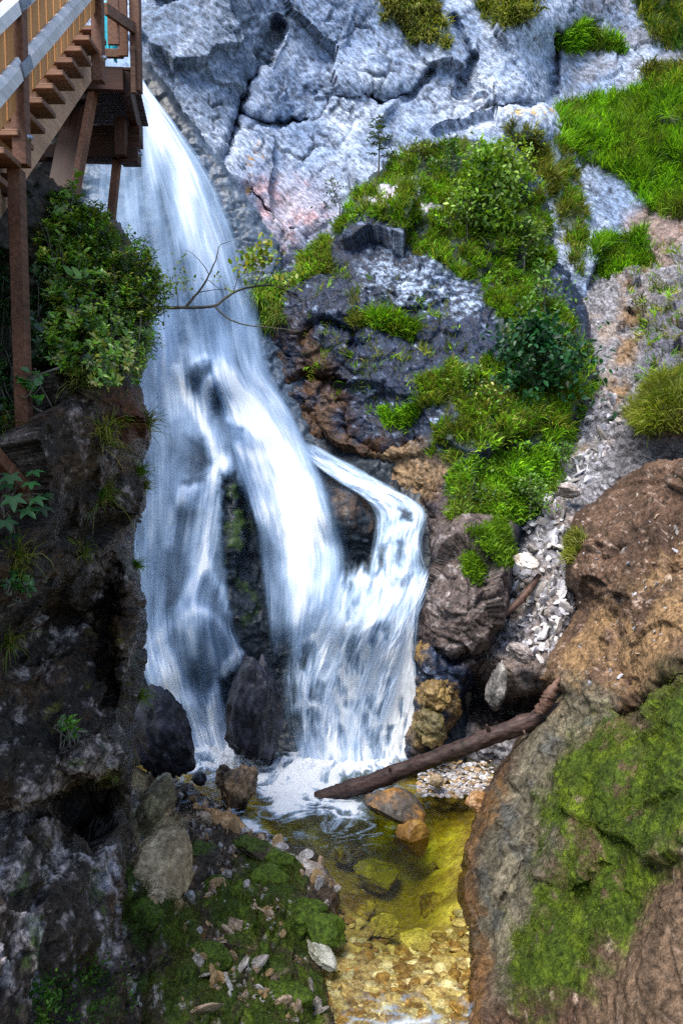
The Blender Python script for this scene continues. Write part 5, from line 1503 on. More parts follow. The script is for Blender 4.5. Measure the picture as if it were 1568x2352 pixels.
nb = 15
for i in range(nb):
    t0 = i / nb; t1 = (i + 0.93) / nb
    a0, a1 = lerp2(FL, BL, t0), lerp2(FL, BL, t1); b0, b1 = lerp2(FR, BR, t0), lerp2(FR, BR, t1)
    m0 = ((a0[0] + a1[0]) / 2, (a0[1] + a1[1]) / 2); m1 = ((b0[0] + b1[0]) / 2, (b0[1] + b1[1]) / 2)
    bar('deck_plank', (*m0, LZ - 0.02), (*m1, LZ - 0.02), a1[1] - a0[1], 0.04, M['wood_brown'], stair)
bar('deck_beam', (FL[0], FL[1] - 0.06, 4.44), (FR[0] - 0.12, FR[1] - 0.06, 4.44), 0.10, 0.27, M['wood_brown'], stair)
bar('deck_edge_board', (FL[0], FL[1] - 0.13, 4.71), (FR[0] - 0.10, FR[1] - 0.13, 4.71), 0.05, 0.10, M['wood_tread'], stair)
for t in (0.02, 0.45, 0.93):
    a = lerp2(FL, FR, t); b = lerp2(BL, BR, t)
    bar('joist', (*a, 4.42), (*b, 4.42), 0.11, 0.30, M['wood_brown'], stair)
bar('deck_beam', (BL[0], BL[1], 4.17), (BR[0] - 0.12, BR[1], 4.17), 0.14, 0.20, M['wood_brown'], stair)
# the flight's head, a narrower strip of planks
for i in range(6):
    y = 9.06 + i * 0.15
    bar('deck_plank', (-3.75, y, LZ - 0.02), (-2.95, y, LZ - 0.02), 0.14, 0.04, M['wood_brown'], stair)
bar('joist', (-3.35, 9.0, 4.50), (-3.35, 9.9, 4.50), 0.10, 0.18, M['wood_brown'], stair)
# boarded box under the landing, boards lying level
for i in range(4):
    z = 4.22 - i * 0.105
    bar('cladding_board', (-3.75, 10.90 + 0.01 * (i % 2), z), (-2.665, 10.90 + 0.01 * (i % 2), z), 0.04, 0.098, M['wood_brown'], stair)
bar('support_post', (-2.86, 10.70, 3.80), (-2.86, 10.70, 4.28), 0.14, 0.14, M['wood_brown'], stair, up=(0, 1, 0))
eb = bar('beam_end', (-2.90, 10.85, 3.85), (-2.665, 10.85, 3.85), 0.2, 0.20, M['wood_brown'], stair)
bolt((-2.65, 10.82, 3.87), stair, 0.03)
bar('cross_beam', (-3.9, 10.85, 3.90), (-2.91, 10.85, 3.90), 0.14, 0.16, M['wood_brown'], stair)
# slim far post and two raking struts
pa, pb = Pv(272, 345, 10.6), Pv(252, 540, 10.4)
bar('support_post', pa, pb, 0.10, 0.10, M['wood_post'], stair, up=(0, 1, 0))
bar('strut', Pv(216, 205, 9.7), Pv(168, 470, 9.2), 0.075, 0.16, M['wood_post'], stair, up=(0, 1, 0))
bar('strut', Pv(190, 215, 10.2), Pv(146, 440, 9.8), 0.34, 0.16, M['wood_brown'], stair, up=(0, 1, 0))
# corner post with its rail and hanging boards
bar('post', (-2.47, 10.0, 4.30), (-2.47, 10.0, 6.8), 0.12, 0.12, M['wood_post'], stair, up=(0, 1, 0))
bar('post', (-2.49, 9.93, 4.26), (-2.49, 9.93, 4.80), 0.06, 0.05, M['wood_tread'], stair, up=(0, 1, 0))
ra, rb = Pv(243, 20, 8.95), Pv(318, 72, 9.62)
r = bar('rail', ra, rb, 0.05, 0.13, M['wood_tread'], stair)
bolt(Pv(307, 86, 9.60), stair, 0.02)
for x0, ytop, ybot, dd, w in ((262, -40, 104, 9.25, 0.135), (284, -40, 130, 9.5, 0.115), (303, -40, 40, 9.75, 0.05)):
    t, b2 = Pv(x0, ytop, dd), Pv(x0, ybot, dd)
    t.x = b2.x; t.y = b2.y
    bar('railing_board', b2, t, w, 0.035, M['wood_orange'] if w < .06 else M['wood_post'], stair, up=(0, 1, 0))
# boards and dark back of the flight's upper end
bar('railing_board', (-3.72, 8.9, 4.6), (-3.72, 8.9, 6.4), 0.6, 0.03, M['wood_brown'], stair, up=(1, 0, 0))

# turquoise cloth glimpsed on the landing
def cloth_patch():
    n, m = 22, 26
    U, Vv = np.meshgrid(np.linspace(-1, 1, n), np.linspace(0, 1, m), indexing='ij')
    x = U * 0.15 * (1 - 0.35 * Vv) + 0.03 * np.sin(U * 9 + Vv * 3)
    y_ = 0.09 * np.cos(U * 1.5) + 0.025 * np.sin(U * 14 + Vv * 2)
    z_ = -Vv * 0.62 + 0.05 * np.cos(U * 2)
    V = np.stack([x.ravel(), -y_.ravel(), z_.ravel()], 1)
    i = np.arange(n * m).reshape(n, m)
    Q = np.stack([i[:-1, :-1], i[1:, :-1], i[1:, 1:], i[:-1, 1:]], -1).reshape(-1, 4)
    me = make_mesh('turquoise_cloth', V, Q)
    o = link('turquoise_cloth', me, M['cloth']); return o


cl = cloth_patch(); cl.location = Pv(251, 22, 9.85)
s = cl.modifiers.new('thickness', 'SOLIDIFY'); s.thickness = 0.01
tag(cl, 'turquoise cloth showing behind the railing boards of the wooden landing', 'cloth')
# ------------------------------------------------------------------ PLANTS
class Soup:
    """Collects leaf and blade faces for ONE mesh."""
    def __init__(self):
        self.V, self.Q, self.T, self.C, self.b = [], [], [], [], 0

    def add(self, V, Q, T, C):
        V = np.asarray(V, float).reshape(-1, 3)
        self.V.append(V); self.C.append(np.asarray(C, float).reshape(-1, 3))
        if Q is not None and len(Q): self.Q.append(np.asarray(Q) + self.b)
        if T is not None and len(T): self.T.append(np.asarray(T) + self.b)
        self.b += len(V)

    def mesh(self, name, origin=(0, 0, 0)):
        V = np.concatenate(self.V) - np.asarray(origin)
        return make_mesh(name, V, np.concatenate(self.Q) if self.Q else None, np.concatenate(self.T) if self.T else None, attrs={'Col': np.clip(np.concatenate(self.C), 0.001, 1)})


def unit(v):
    return v / (np.linalg.norm(v, axis=-1, keepdims=True) + 1e-9)


def blades(soup, base, up, length, width, col, rng, droop=0.5, spread=0.6):
    """Grass: every blade is a strip of three pieces bending over."""
    n = len(base)
    d = unit(up + rng.normal(size=(n, 3)) * spread)
    side = unit(np.cross(d, rng.normal(size=(n, 3))))
    L = (length * rng.uniform(.55, 1.25, n))[:, None]; W = (width * rng.uniform(.7, 1.3, n))[:, None]
    g = np.array([0, 0, -1.0])
    p0 = base; p1 = p0 + d * L * 0.45; d2 = unit(d + g * droop * 0.6); p2 = p1 + d2 * L * 0.33; d3 = unit(d2 + g * droop * 1.1); p3 = p2 + d3 * L * 0.3
    V = np.stack([p0 - side * W, p0 + side * W, p1 - side * W * .9, p1 + side * W * .9, p2 - side * W * .6, p2 + side * W * .6, p3], 1)
    i = np.arange(n)[:, None] * 7
    Q = np.concatenate([i + [0, 1, 3, 2], i + [2, 3, 5, 4]]); T = i + [4, 5, 6]
    C = np.repeat(col[:, None, :], 7, 1)
    soup.add(V, Q, T, C)


def leaves(soup, base, direction, normal, length, width, col, rng, fold=0.15):
    """Leaves: six-sided blades folded on the midrib."""
    n = len(base)
    d = unit(direction); s = unit(np.cross(d, normal)); nn = np.cross(s, d)
    L = np.asarray(length).reshape(-1, 1) * np.ones((n, 1)); W = np.asarray(width).reshape(-1, 1) * np.ones((n, 1))
    bend = -nn * L * 0.12
    V = np.stack([base, base + d * L * .35 + s * W * .5 + nn * W * fold, base + d * L * .75 + s * W * .34 + nn * W * fold + bend * .5, base + d * L + bend,
                  base + d * L * .75 - s * W * .34 + nn * W * fold + bend * .5, base + d * L * .35 - s * W * .5 + nn * W * fold, base + d * L * .5 + bend * .3], 1)
    i = np.arange(n)[:, None] * 7
    Q = np.concatenate([i + [0, 1, 6, 5], i + [1, 2, 3, 6], i + [6, 3, 4, 5]])
    soup.add(V, Q, None, np.repeat(col[:, None, :], 7, 1))


def pick(cols, n, rng, var=0.25):
    cols = np.asarray(cols, float)
    a = cols[rng.integers(0, len(cols), n)]
    return a * rng.uniform(1 - var, 1 + var, (n, 1))


GR = [(.08, .22, .006), (.15, .34, .010), (.24, .44, .016), (.03, .08, .006)]
GR_OLIVE = [(.14, .17, .018), (.20, .22, .025), (.08, .13, .01), (.26, .25, .06), (.055, .075, .01)]
GR_DARK = [(.02, .06, .008), (.035, .09, .01), (.05, .12, .012)]
UPW = np.array([0, 0, 1.0])


def grass(label, R, poly, n, length, width, cols, seed, k=7, patchy=0.25, hang=0.0, name='grass', rag=22, dryness=0.38):
    rng = np.random.default_rng(seed)
    px = R.px; m = (sdist(px, poly) > -rag) & (R.sd > 3)
    m = np.where(m)[0]
    pn = np.stack([px[m, 0], px[m, 1], np.zeros(len(m))], 1)
    w = softmask(px[m], poly, 10, rag, seed, 1 / 45.0) * sstep(-0.45 + patchy, 0.15 + patchy, fbm(pn, 1 / 38.0, 4, 0.65, seed + 5) + 0.2)
    if w.sum() < 1e-3: return
    # equal chance per surface area, not per picture area
    d = R.pos[m] @ FWD
    w = w * (d / d.mean()) ** 2
    i = m[rng.choice(len(m), n, p=w / w.sum())]
    base = R.pos[i] - R.n[i] * 0.02
    up = unit(R.n[i] * 0.55 + UPW * (0.75 - hang) + rng.normal(size=(n, 3)) * 0.15)
    tone = fbm(base, 1.3, 3, 0.6, seed + 9)
    s = Soup()
    col = pick(cols, n, rng, .25) * np.clip(1 + 1.0 * tone, .25, 1.8)[:, None]
    dry = sstep(0.05, 0.45, fbm(base, 0.9, 4, 0.65, seed + 12)) * dryness
    col = col + (pick([(.17, .15, .04), (.24, .20, .07), (.10, .08, .02)], n, rng, .3) - col) * dry[:, None]
    L = length * (0.8 + 0.7 * np.clip(fbm(base, 1.8, 3, 0.6, seed + 3) + .3, 0, 1))
    for q in range(k):
        off = rng.normal(size=(n, 3)) * 0.05
        blades(s, base + off, up, L, width, np.clip(col * rng.uniform(.75, 1.3, (n, 1)), .003, 1), rng, droop=0.5 + hang, spread=0.42)
    o = link(name, s.mesh(name), M['grass'])
    return tag(o, label, kind='stuff')


G = grass
G('bright green grass meadow sloping at the upper right of the cliff', cliff, CLIFF_GREEN[0], 5200, 0.46, 0.014, GR, 201, patchy=0.12)
G('olive grass tuft hanging from the top of the cliff', cliff, CLIFF_GREEN[1], 900, 0.42, 0.016, GR_OLIVE, 202, hang=0.6)
G('olive grass on the cliff top beside the hanging tuft', cliff, CLIFF_GREEN[2], 700, 0.40, 0.016, GR_OLIVE, 203, hang=0.4)
G('grass strip on the ledge high in the grey right cliff', cliff, CLIFF_GREEN[3], 500, 0.36, 0.015, GR, 204)
G('dark grass and weeds in the upper right corner', cliff, CLIFF_GREEN[4], 1000, 0.42, 0.016, GR_DARK + GR_OLIVE[:2], 205)
G('olive grass above the bright meadow at the right edge', cliff, CLIFF_GREEN[5], 600, 0.4, 0.015, GR_OLIVE, 206)
G('bright tall grass clump above the head of the gully', cliff, CLIFF_GREEN[6], 800, 0.42, 0.014, GR, 207, patchy=0.0)
G('thin grass strip running down left of the meadow', cliff, CLIFF_GREEN[7], 600, 0.26, 0.013, GR_OLIVE + GR[:2], 208, patchy=0.3)
G('thin grass in the cracks below the pale block on the cliff', cliff, CLIFF_GREEN[8], 500, 0.34, 0.013, GR_OLIVE, 209)
G('green grassy cap of the rock buttress', buttress, BUTT_GREEN[0], 5200, 0.25, 0.012, GR + GR_OLIVE[:3], 211, patchy=0.5)
G('grass slope running down the right flank of the buttress', buttress, BUTT_GREEN[1], 3200, 0.27, 0.012, GR + GR_OLIVE[:2], 212, patchy=0.5)
G('mixed olive grass on the middle shelf of the buttress', buttress, BUTT_GREEN[2], 2700, 0.22, 0.011, GR + GR_OLIVE, 213, patchy=0.44)
G('herbs and moss covering the lower knob of the buttress', buttress, BUTT_GREEN[3], 2200, 0.14, 0.011, GR + [(.14, .21, .012)], 214, patchy=0.1)
G('bright moss cushion on the rounded rock beside the cascade', buttress, BUTT_GREEN[4], 1300, 0.12, 0.012, [(.13, .24, .008), (.08, .17, .008)], 215, patchy=0.05)
G('grass tuft on the ledge in the middle of the dark buttress', buttress, BUTT_GREEN[5], 500, 0.34, 0.012, GR + GR_OLIVE[:1], 216, patchy=-.2)
G('small brown green tuft left of the ledge grass', buttress, BUTT_GREEN[6], 120, 0.22, 0.011, GR_OLIVE, 217, patchy=-.2)
G('soft grass hanging beside the falling water', buttress, BUTT_GREEN[7], 600, 0.36, 0.012, GR + GR_OLIVE[:2], 218, hang=0.7, patchy=-.2)
G('grass in the dark cleft at the top left of the buttress', buttress, BUTT_GREEN[8], 500, 0.3, 0.012, GR + GR_OLIVE, 219, hang=0.4)
G('mossy grass low on the buttress face', buttress, BUTT_GREEN[9], 350, 0.2, 0.011, GR, 220)
G('leafy ground cover at the foot of the buttress beside the scree', buttress, BUTT_GREEN[10], 1500, 0.22, 0.016, GR, 221, patchy=0.05)
G('sparse tufts on the lit buttress face', buttress, [(700, 600), (1000, 640), (1100, 800), (900, 960), (700, 900)], 260, 0.2, 0.011, GR + GR_OLIVE, 222, patchy=0.62)
G('thin grass scattered along the edge of the scree', scree, [(1240, 950), (1330, 880), (1380, 880), (1310, 1010), (1280, 1150), (1230, 1160)], 500, 0.26, 0.012, GR, 223, patchy=0.3)
G('golden green grass hump at the right edge above the brown slope', scree, [(1450, 960), (1500, 870), (1700, 830), (1700, 1000), (1480, 985)], 2600, 0.26, 0.010, [(.16, .20, .012), (.10, .16, .012), (.20, .21, .03)], 224, patchy=-.15)
G('small grass patch on the slope edge above the leaning stick', slope, [(1255, 1240), (1300, 1205), (1330, 1250), (1290, 1300)], 260, 0.16, 0.009, GR_OLIVE, 225, patchy=-.1)
G('grass in the clefts along the stream of scree at the right', scree, [(1430, 600), (1568, 560), (1568, 860), (1480, 860)], 220, 0.24, 0.012, GR + GR_OLIVE, 226, patchy=0.35)
# moss pile
MOSSC = [(.05, .09, .005), (.09, .135, .006), (.022, .04, .003), (.06, .065, .008)]
G('thick bright green moss carpet on the near right rock', slope, SLOPE_MOSS, 7000, 0.014, 0.005, MOSSC, 231, k=6, patchy=0.42, name='moss', rag=60)
for k, (poly, lab) in enumerate(zip(BANK_MOSS, ('dark moss below the tan slab at the wall', 'bright moss over the stones in the middle of the bank', 'wide dark moss carpet at the bottom of the bank'))):
    G(lab, bank, poly, 3000, 0.016, 0.005, [(.045, .075, .006), (.075, .115, .008), (.03, .05, .006), (.07, .06, .012)], 241 + k, k=6, patchy=0.42, name='moss')
G('small green weeds at the foot of the left wall', wall, [(80, 2240), (250, 2200), (270, 2330), (100, 2352)], 260, 0.03, 0.009, GR_DARK, 245, patchy=0.5, name='ground_cover')


# grass tufts on the left wall: each a thing
def tuft(label, x, y, R, n, length, seed, cols=GR_OLIVE, hang=0.9, width=0.0035, lean=(0, 0, 0), spread=0.55):
    rng = np.random.default_rng(seed)
    j = np.argmin(((R.px - [x, y]) ** 2).sum(1))
    c = R.pos[j]
    nr = np.array([0.25, -0.85, 0.45]) + np.asarray(lean)
    s = Soup()
    base = c + rng.normal(size=(n, 3)) * length * 0.12
    blades(s, base, np.repeat(unit(nr + UPW * 0.35)[None], n, 0), length * rng.uniform(.6, 1.2, n), width, pick(cols, n, rng, .35), rng, droop=hang, spread=spread)
    o = link('grass_tuft', s.mesh('grass_tuft', c), M['grass']); o.location = c
    return tag(o, label, 'grass tuft', 'grass tufts on the left rock wall')


TC = GR_OLIVE + [(.09, .17, .015), (.25, .19, .07)]
tuft('long yellowish grass tuft hanging in the middle of the left rock wall', 235, 1930 - 790, wall, 170, 0.36, 301, TC)
tuft('thin dry grass tuft just below the long yellowish tuft', 165, 1265, wall, 80, 0.26, 302, TC)
tuft('fresh green tuft sticking out of the wall edge over the water', 313, 1300, wall, 150, 0.17, 303, [(.10, .22, .012), (.13, .24, .02)], 0.4, lean=(.6, 0, 0))
tuft('green tuft at the wall edge above the black wet boulder', 318, 1600, wall, 140, 0.2, 304, [(.10, .18, .012), (.13, .19, .02)], 0.6, lean=(.6, 0, 0))
tuft('pale grass tuft on the brown peaty nose of the wall', 335, 975, wall, 150, 0.3, 305, TC + [(.30, .28, .12)], 0.7, lean=(.7, 0, 0))
tuft('green grass tuft under the brown peaty nose', 318, 1085, wall, 130, 0.2, 306, [(.08, .18, .012), (.12, .2, .02)], 0.5, lean=(.5, 0, 0))
tuft('grass tuft beneath the small leaved shrub at the wall rim', 320, 800, wall, 240, 0.34, 307, TC + GR, 0.8, lean=(.3, 0, 0))
tuft('grass tuft hanging left of the brown peaty nose', 260, 960, wall, 200, 0.34, 308, TC + GR, 0.9)
tuft('grass tuft hanging in the shade under the shrub', 180, 880, wall, 180, 0.34, 309, GR_OLIVE + GR_DARK, 0.9)
tuft('dry grass tuft lower left of the brown peaty nose', 200, 1010, wall, 170, 0.34, 310, TC, 0.9)
tuft('grass tuft at the left edge beside the post foot', 30, 970, wall, 140, 0.3, 311, GR_OLIVE + GR_DARK, 0.9)
tuft('grass tuft at the left edge below the maple leaves', 20, 1290, wall, 150, 0.3, 312, TC, 1.0)
tuft('yellow green tuft at the left edge half way down the wall', 8, 1480, wall, 130, 0.28, 313, TC, 0.9)
tuft('grass fringe on the wall rim above the green tuft', 322, 1120, wall, 110, 0.17, 314, TC, 0.8, lean=(.4, 0, 0))
tuft('tiny green moss tuft on the lit face right of the maple leaves', 215, 1135, wall, 160, 0.10, 315, [(.04, .12, .01), (.06, .15, .01)], 0.5)
tuft('small weeds on the bulge above the dark hollow', 165, 1670, wall, 120, 0.09, 316, GR, 0.3, width=0.008)


# ---------------- small-leaved shrub over the wall, as a thing with stems and foliage
def tubes(soup_parts, pts, r0, r1, seg=6):
    pts = np.asarray(pts, float)
    soup_parts.append(tube(pts, np.linspace(r0, r1, len(pts)), seg))


def shrub(name, label, poly, dctrl, n, per, leaf, colours, seed, lift=0.35, root=(250, 760, 8.2), mat='gloss_leaf', cat='shrub', twigs=60, wl=0.42, tone=0.6, ragged=34):
    rng = np.random.default_rng(seed)
    dctrl = [(x, y, near(d)) for x, y, d in dctrl]; root = (root[0], root[1], near(root[2]))
    poly = np.asarray(poly, float)
    c = poly.min(0); e = poly.max(0)
    q = c + rng.random((n * 6, 2)) * (e - c)
    pn = np.stack([q[:, 0], q[:, 1], np.zeros(len(q))], 1)
    keep = sdist(q, poly) + ragged * fbm(pn, 1 / 28.0, 3, 0.6, seed) > 0
    keep &= fbm(pn, 1 / 30.0, 3, 0.6, seed + 2) > -0.33
    q = q[keep][:n]; n = len(q)
    d = RBF(dctrl)(q[:, 0], q[:, 1]) + rng.uniform(-lift, lift * 0.5, n) + 0.25 * fbm(np.stack([q[:, 0], q[:, 1], np.zeros(n)], 1), 1 / 40.0, 3, 0.6, seed + 4)
    tip = P(q[:, 0], q[:, 1], d)
    r0 = P(*root)
    out = unit(unit(tip - r0) * 0.7 + np.array([0.15, -0.45, 0.75]))
    s = Soup()
    col = pick(colours, n, rng, .3) * (1 + tone * fbm(tip, 3.0, 3, .6, seed + 6))[:, None]
    for k in range(per):
        a = rng.normal(size=(n, 3)); a = unit(a - (a * out).sum(1, keepdims=True) * out)
        dr = unit(out * rng.uniform(.2, .9, (n, 1)) + a)
        L = leaf * rng.uniform(.6, 1.25, n)
        leaves(s, tip + dr * leaf * 0.1 - out * leaf * rng.uniform(0, 1.6, (n, 1)), dr, out, L, L * wl, np.clip(col * rng.uniform(.65, 1.35, (n, 1)), .002, 1), rng)
    root_o = empty(name, Vector(r0)); tag(root_o, label, cat)
    link('foliage', s.mesh('foliage', r0), M[mat], root_o)
    parts = []
    for i in rng.choice(n, min(twigs, n), replace=False):
        a = r0 + (tip[i] - r0) * 0.25 + rng.normal(size=3) * 0.08
        b = tip[i]; m1 = (a + b) / 2 + np.array([0, 0, -0.08]) + rng.normal(size=3) * 0.06
        tubes(parts, smooth_line([r0 + rng.normal(size=3) * .1, a, m1, b], 10), 0.012, 0.003, 5)
    V, Q, T = merge(parts)
    link('stem', make_mesh('stem', V - r0, Q, T), M['bark'], root_o)
    return root_o


SHRUB_D = [(70, 450, 8.3), (200, 470, 8.9), (300, 560, 9.2), (360, 640, 9.3), (330, 780, 8.9), (200, 700, 7.9), (80, 700, 7.3), (100, 880, 7.2), (250, 880, 7.8), (70, 600, 7.5)]
shrub('small_leaved_shrub', 'dense small leaved green shrub covering the top of the left wall beside the waterfall',
      [(80, 520), (160, 470), (215, 452), (270, 520), (330, 545), (362, 610), (375, 660), (345, 700), (342, 780), (300, 850), (240, 880), (190, 850), (130, 830), (100, 760), (110, 640)],
      SHRUB_D, 2300, 8, 0.055, [(.09, .21, .014), (.14, .28, .018), (.19, .33, .025), (.03, .08, .008), (.23, .25, .025)], 401, root=(240, 760, 8.3))
shrub('trailing_shrub', 'loose trailing sprigs at the wall rim between the dense shrub and the water',
      [(318, 540), (352, 590), (392, 640), (398, 700), (365, 740), (350, 800), (338, 860), (300, 880), (310, 780), (340, 700), (330, 620)],
      SHRUB_D, 230, 6, 0.05, [(.10, .22, .015), (.17, .28, .02), (.24, .28, .03)], 411, root=(300, 720, 8.8), lift=.25, twigs=60, ragged=46)
shrub('dark_leafed_bush', 'shaded dark leafy bush between the staircase post and the small leaved shrub',
      [(62, 470), (130, 440), (190, 470), (140, 560), (120, 720), (100, 820), (70, 820)], [(70, 450, 8.6), (180, 470, 9.0), (120, 700, 7.7), (80, 850, 7.2), (70, 600, 7.7)], 420, 7, 0.07,
      [(.02, .055, .01), (.03, .08, .012), (.012, .035, .006)], 402, root=(90, 800, 7.8))
shrub('dark_leafed_bush', 'shaded dark bush left of the staircase post at the picture edge',
      [(-60, 520), (18, 520), (22, 760), (36, 960), (-60, 1000)], [(-60, 520, 7.2), (20, 560, 7.2), (-60, 900, 6.4), (30, 900, 6.7)], 420, 7, 0.06,
      [(.012, .04, .008), (.022, .065, .012)], 403, root=(0, 980, 6.7), lift=.2)
shrub('broad_leaved_sapling', 'bright broad leaved sapling twigs rising below the staircase at the left',
      [(100, 465), (150, 430), (190, 385), (200, 410), (180, 440), (150, 470), (120, 500)], [(100, 460, 8.2), (190, 400, 8.6), (150, 500, 8.2)], 26, 3, 0.13,
      [(.12, .24, .02), (.09, .2, .02), (.16, .26, .03)], 404, root=(130, 520, 8.4), lift=.1, twigs=14, wl=.5, cat='sapling')
shrub('broad_leaved_sapling', 'broad bright leaves in the middle of the small leaved shrub',
      [(150, 560), (230, 590), (240, 640), (180, 640), (120, 520), (70, 545), (80, 500), (150, 510)], [(70, 500, 7.3), (230, 600, 7.6), (150, 640, 7.3)], 20, 3, 0.12,
      [(.13, .25, .02), (.09, .2, .02)], 405, root=(170, 690, 7.8), lift=.1, twigs=10, wl=.5, cat='sapling')
shrub('leafy_herb', 'small leafy herb on the shaded wall at the left edge',
      [(0, 1320), (60, 1310), (85, 1335), (40, 1350), (5, 1350)], [(0, 1320, 6.0), (90, 1320, 6.5), (40, 1360, 6.1)], 40, 3, 0.06, [(.03, .1, .015), (.05, .14, .02)], 406, root=(30, 1345, 6.3), lift=.08, twigs=12, wl=.6, cat='herb')
shrub('leafy_herb', 'bright leafy herb in the crevice under the post foot',
      [(140, 1640), (180, 1640), (185, 1690), (150, 1695)], [(140, 1640, 6.6), (180, 1640, 6.8), (160, 1690, 6.7)], 30, 3, 0.05, [(.06, .16, .015), (.09, .2, .02)], 407, root=(165, 1690, 6.9), lift=.06, twigs=8, wl=.6, cat='herb')
shrub('leafy_herb', 'round leaved herb beside the lower staircase post',
      [(72, 845), (95, 845), (95, 890), (74, 885)], [(70, 850, 6.4), (95, 850, 6.5), (80, 890, 6.4)], 7, 2, 0.11, [(.05, .16, .02)], 408, root=(70, 900, 6.6), lift=.03, twigs=5, wl=.95, cat='herb')


# maple seedling: five-lobed leaves
def lobed_leaf(soup, c, d, nrm, size, col):
    d = d / np.linalg.norm(d); s = np.cross(d, nrm); s /= np.linalg.norm(s); up = np.cross(s, d)
    pts = [(0, 0)]
    for ang, r, rin in ((-115, .6, .35), (-55, .85, .45), (0, 1.0, .45), (55, .85, .35), (115, .6, None)):
        a = math.radians(ang)
        pts += [(r * .72 * math.sin(a - .2), r * .72 * math.cos(a - .2)), (r * math.sin(a), r * math.cos(a)), (r * .72 * math.sin(a + .2), r * .72 * math.cos(a + .2))]
        if rin: pts.append((rin * math.sin(a + .48), rin * math.cos(a + .48)))
    V = [c + (s * x + d * (y + .2) - up * .25 * (x * x + y * y)) * size for x, y in pts]
    T = [[0, k, k + 1] for k in range(1, len(pts) - 1)]
    soup.add(np.array(V), None, np.array(T), np.repeat([col], len(V), 0))


rng = np.random.default_rng(44)
r0 = P(10, 1180, 6.0)
mp_ = empty('maple_seedling', Vector(r0)); tag(mp_, 'maple seedling with dark lobed leaves at the left edge by the post foot', 'seedling')
s = Soup(); stems = []
for x, y, d, sz, sh in [(25, 1085, 5.75, .12, 1), (75, 1080, 5.85, .11, 1.3), (70, 1105, 5.8, .10, 1.7), (30, 1135, 5.65, .13, 1.2), (78, 1140, 5.75, .11, 1.1), (55, 1165, 5.7, .12, 1), (100, 1135, 5.95, .09, .6), (10, 1190, 5.6, .11, .8), (8, 1110, 5.7, .10, .6), (95, 1160, 5.9, .10, .45), (35, 1225, 5.7, .08, .35)]:
    c = P(x, y, d); dr = np.array([rng.uniform(.1, .9), -.5, rng.uniform(-.7, -.1)])
    lobed_leaf(s, c, dr, np.array([.1, -.45, .9]), sz, np.array([.02, .085, .022]) * sh)
    tubes(stems, smooth_line([r0, (r0 + c) / 2 + [0, 0, .06], c], 8), .006, .003, 5)
link('foliage', s.mesh('foliage', r0), M['leaf'], mp_)
V, Q, T = merge(stems); link('stem', make_mesh('stem', V - r0, Q, T), M['bark'], mp_)

# ---------------- bare branch reaching over the water
r0 = P(195, 765, 8.3)
br = empty('overhanging_branch', Vector(r0)); tag(br, 'thin mossy branch with few yellow green leaves reaching over the waterfall', 'branch')
B1 = [(195, 765, 8.3), (240, 735, 8.6), (300, 712, 8.9), (360, 708, 9.0), (430, 706, 9.1), (490, 704, 9.2), (520, 682, 9.3), (555, 664, 9.4), (600, 656, 9.45), (640, 657, 9.5), (672, 656, 9.5)]
stems = []
def twig(pts, r0_, r1_, n=40, seg=7):
    q = smooth_line(np.array([P(*p) for p in pts]), n)
    q = q + 0.012 * np.stack([fbm(q * 1.0 + k, 5, 3, .6, 600 + k) for k in range(3)], 1)
    tubes(stems, q, r0_, r1_, seg)
twig(B1, .030, .009, 70)
twig([(425, 706, 9.1), (455, 672, 9.05), (482, 630, 9.0), (498, 590, 9.0), (505, 565, 9.0), (530, 552, 9.0)], .016, .003)
twig([(492, 704, 9.2), (520, 728, 9.15), (555, 745, 9.1), (600, 750, 9.1), (640, 754, 9.1), (690, 762, 9.1)], .011, .004)
twig([(630, 656, 9.5), (655, 668, 9.45), (690, 688, 9.4), (720, 684, 9.4), (742, 668, 9.4), (744, 642, 9.4)], .010, .003)
twig([(480, 630, 9.0), (468, 610, 9.0), (440, 582, 9.0), (425, 575, 9.0)], .006, .002)
twig([(476, 640, 9.0), (500, 660, 9.0), (515, 672, 9.1)], .005, .002)
twig([(455, 672, 9.05), (500, 665, 9.1), (535, 670, 9.2)], .006, .003)
twig([(535, 672, 9.3), (545, 640, 9.3), (548, 620, 9.3)], .006, .003)
twig([(585, 658, 9.4), (600, 630, 9.4), (605, 605, 9.4), (600, 585, 9.4)], .007, .003)
twig([(410, 706, 9.05), (405, 660, 9.05), (400, 625, 9.05)], .006, .002)
twig([(600, 656, 9.45), (640, 640, 9.5), (668, 650, 9.5)], .006, .003)
twig([(560, 664, 9.4), (575, 690, 9.4), (590, 700, 9.4)], .004, .002)
V, Q, T = merge(stems); link('stem', make_mesh('stem', V - r0, Q, T), M['bark'], br)
s = Soup(); rng = np.random.default_rng(61)
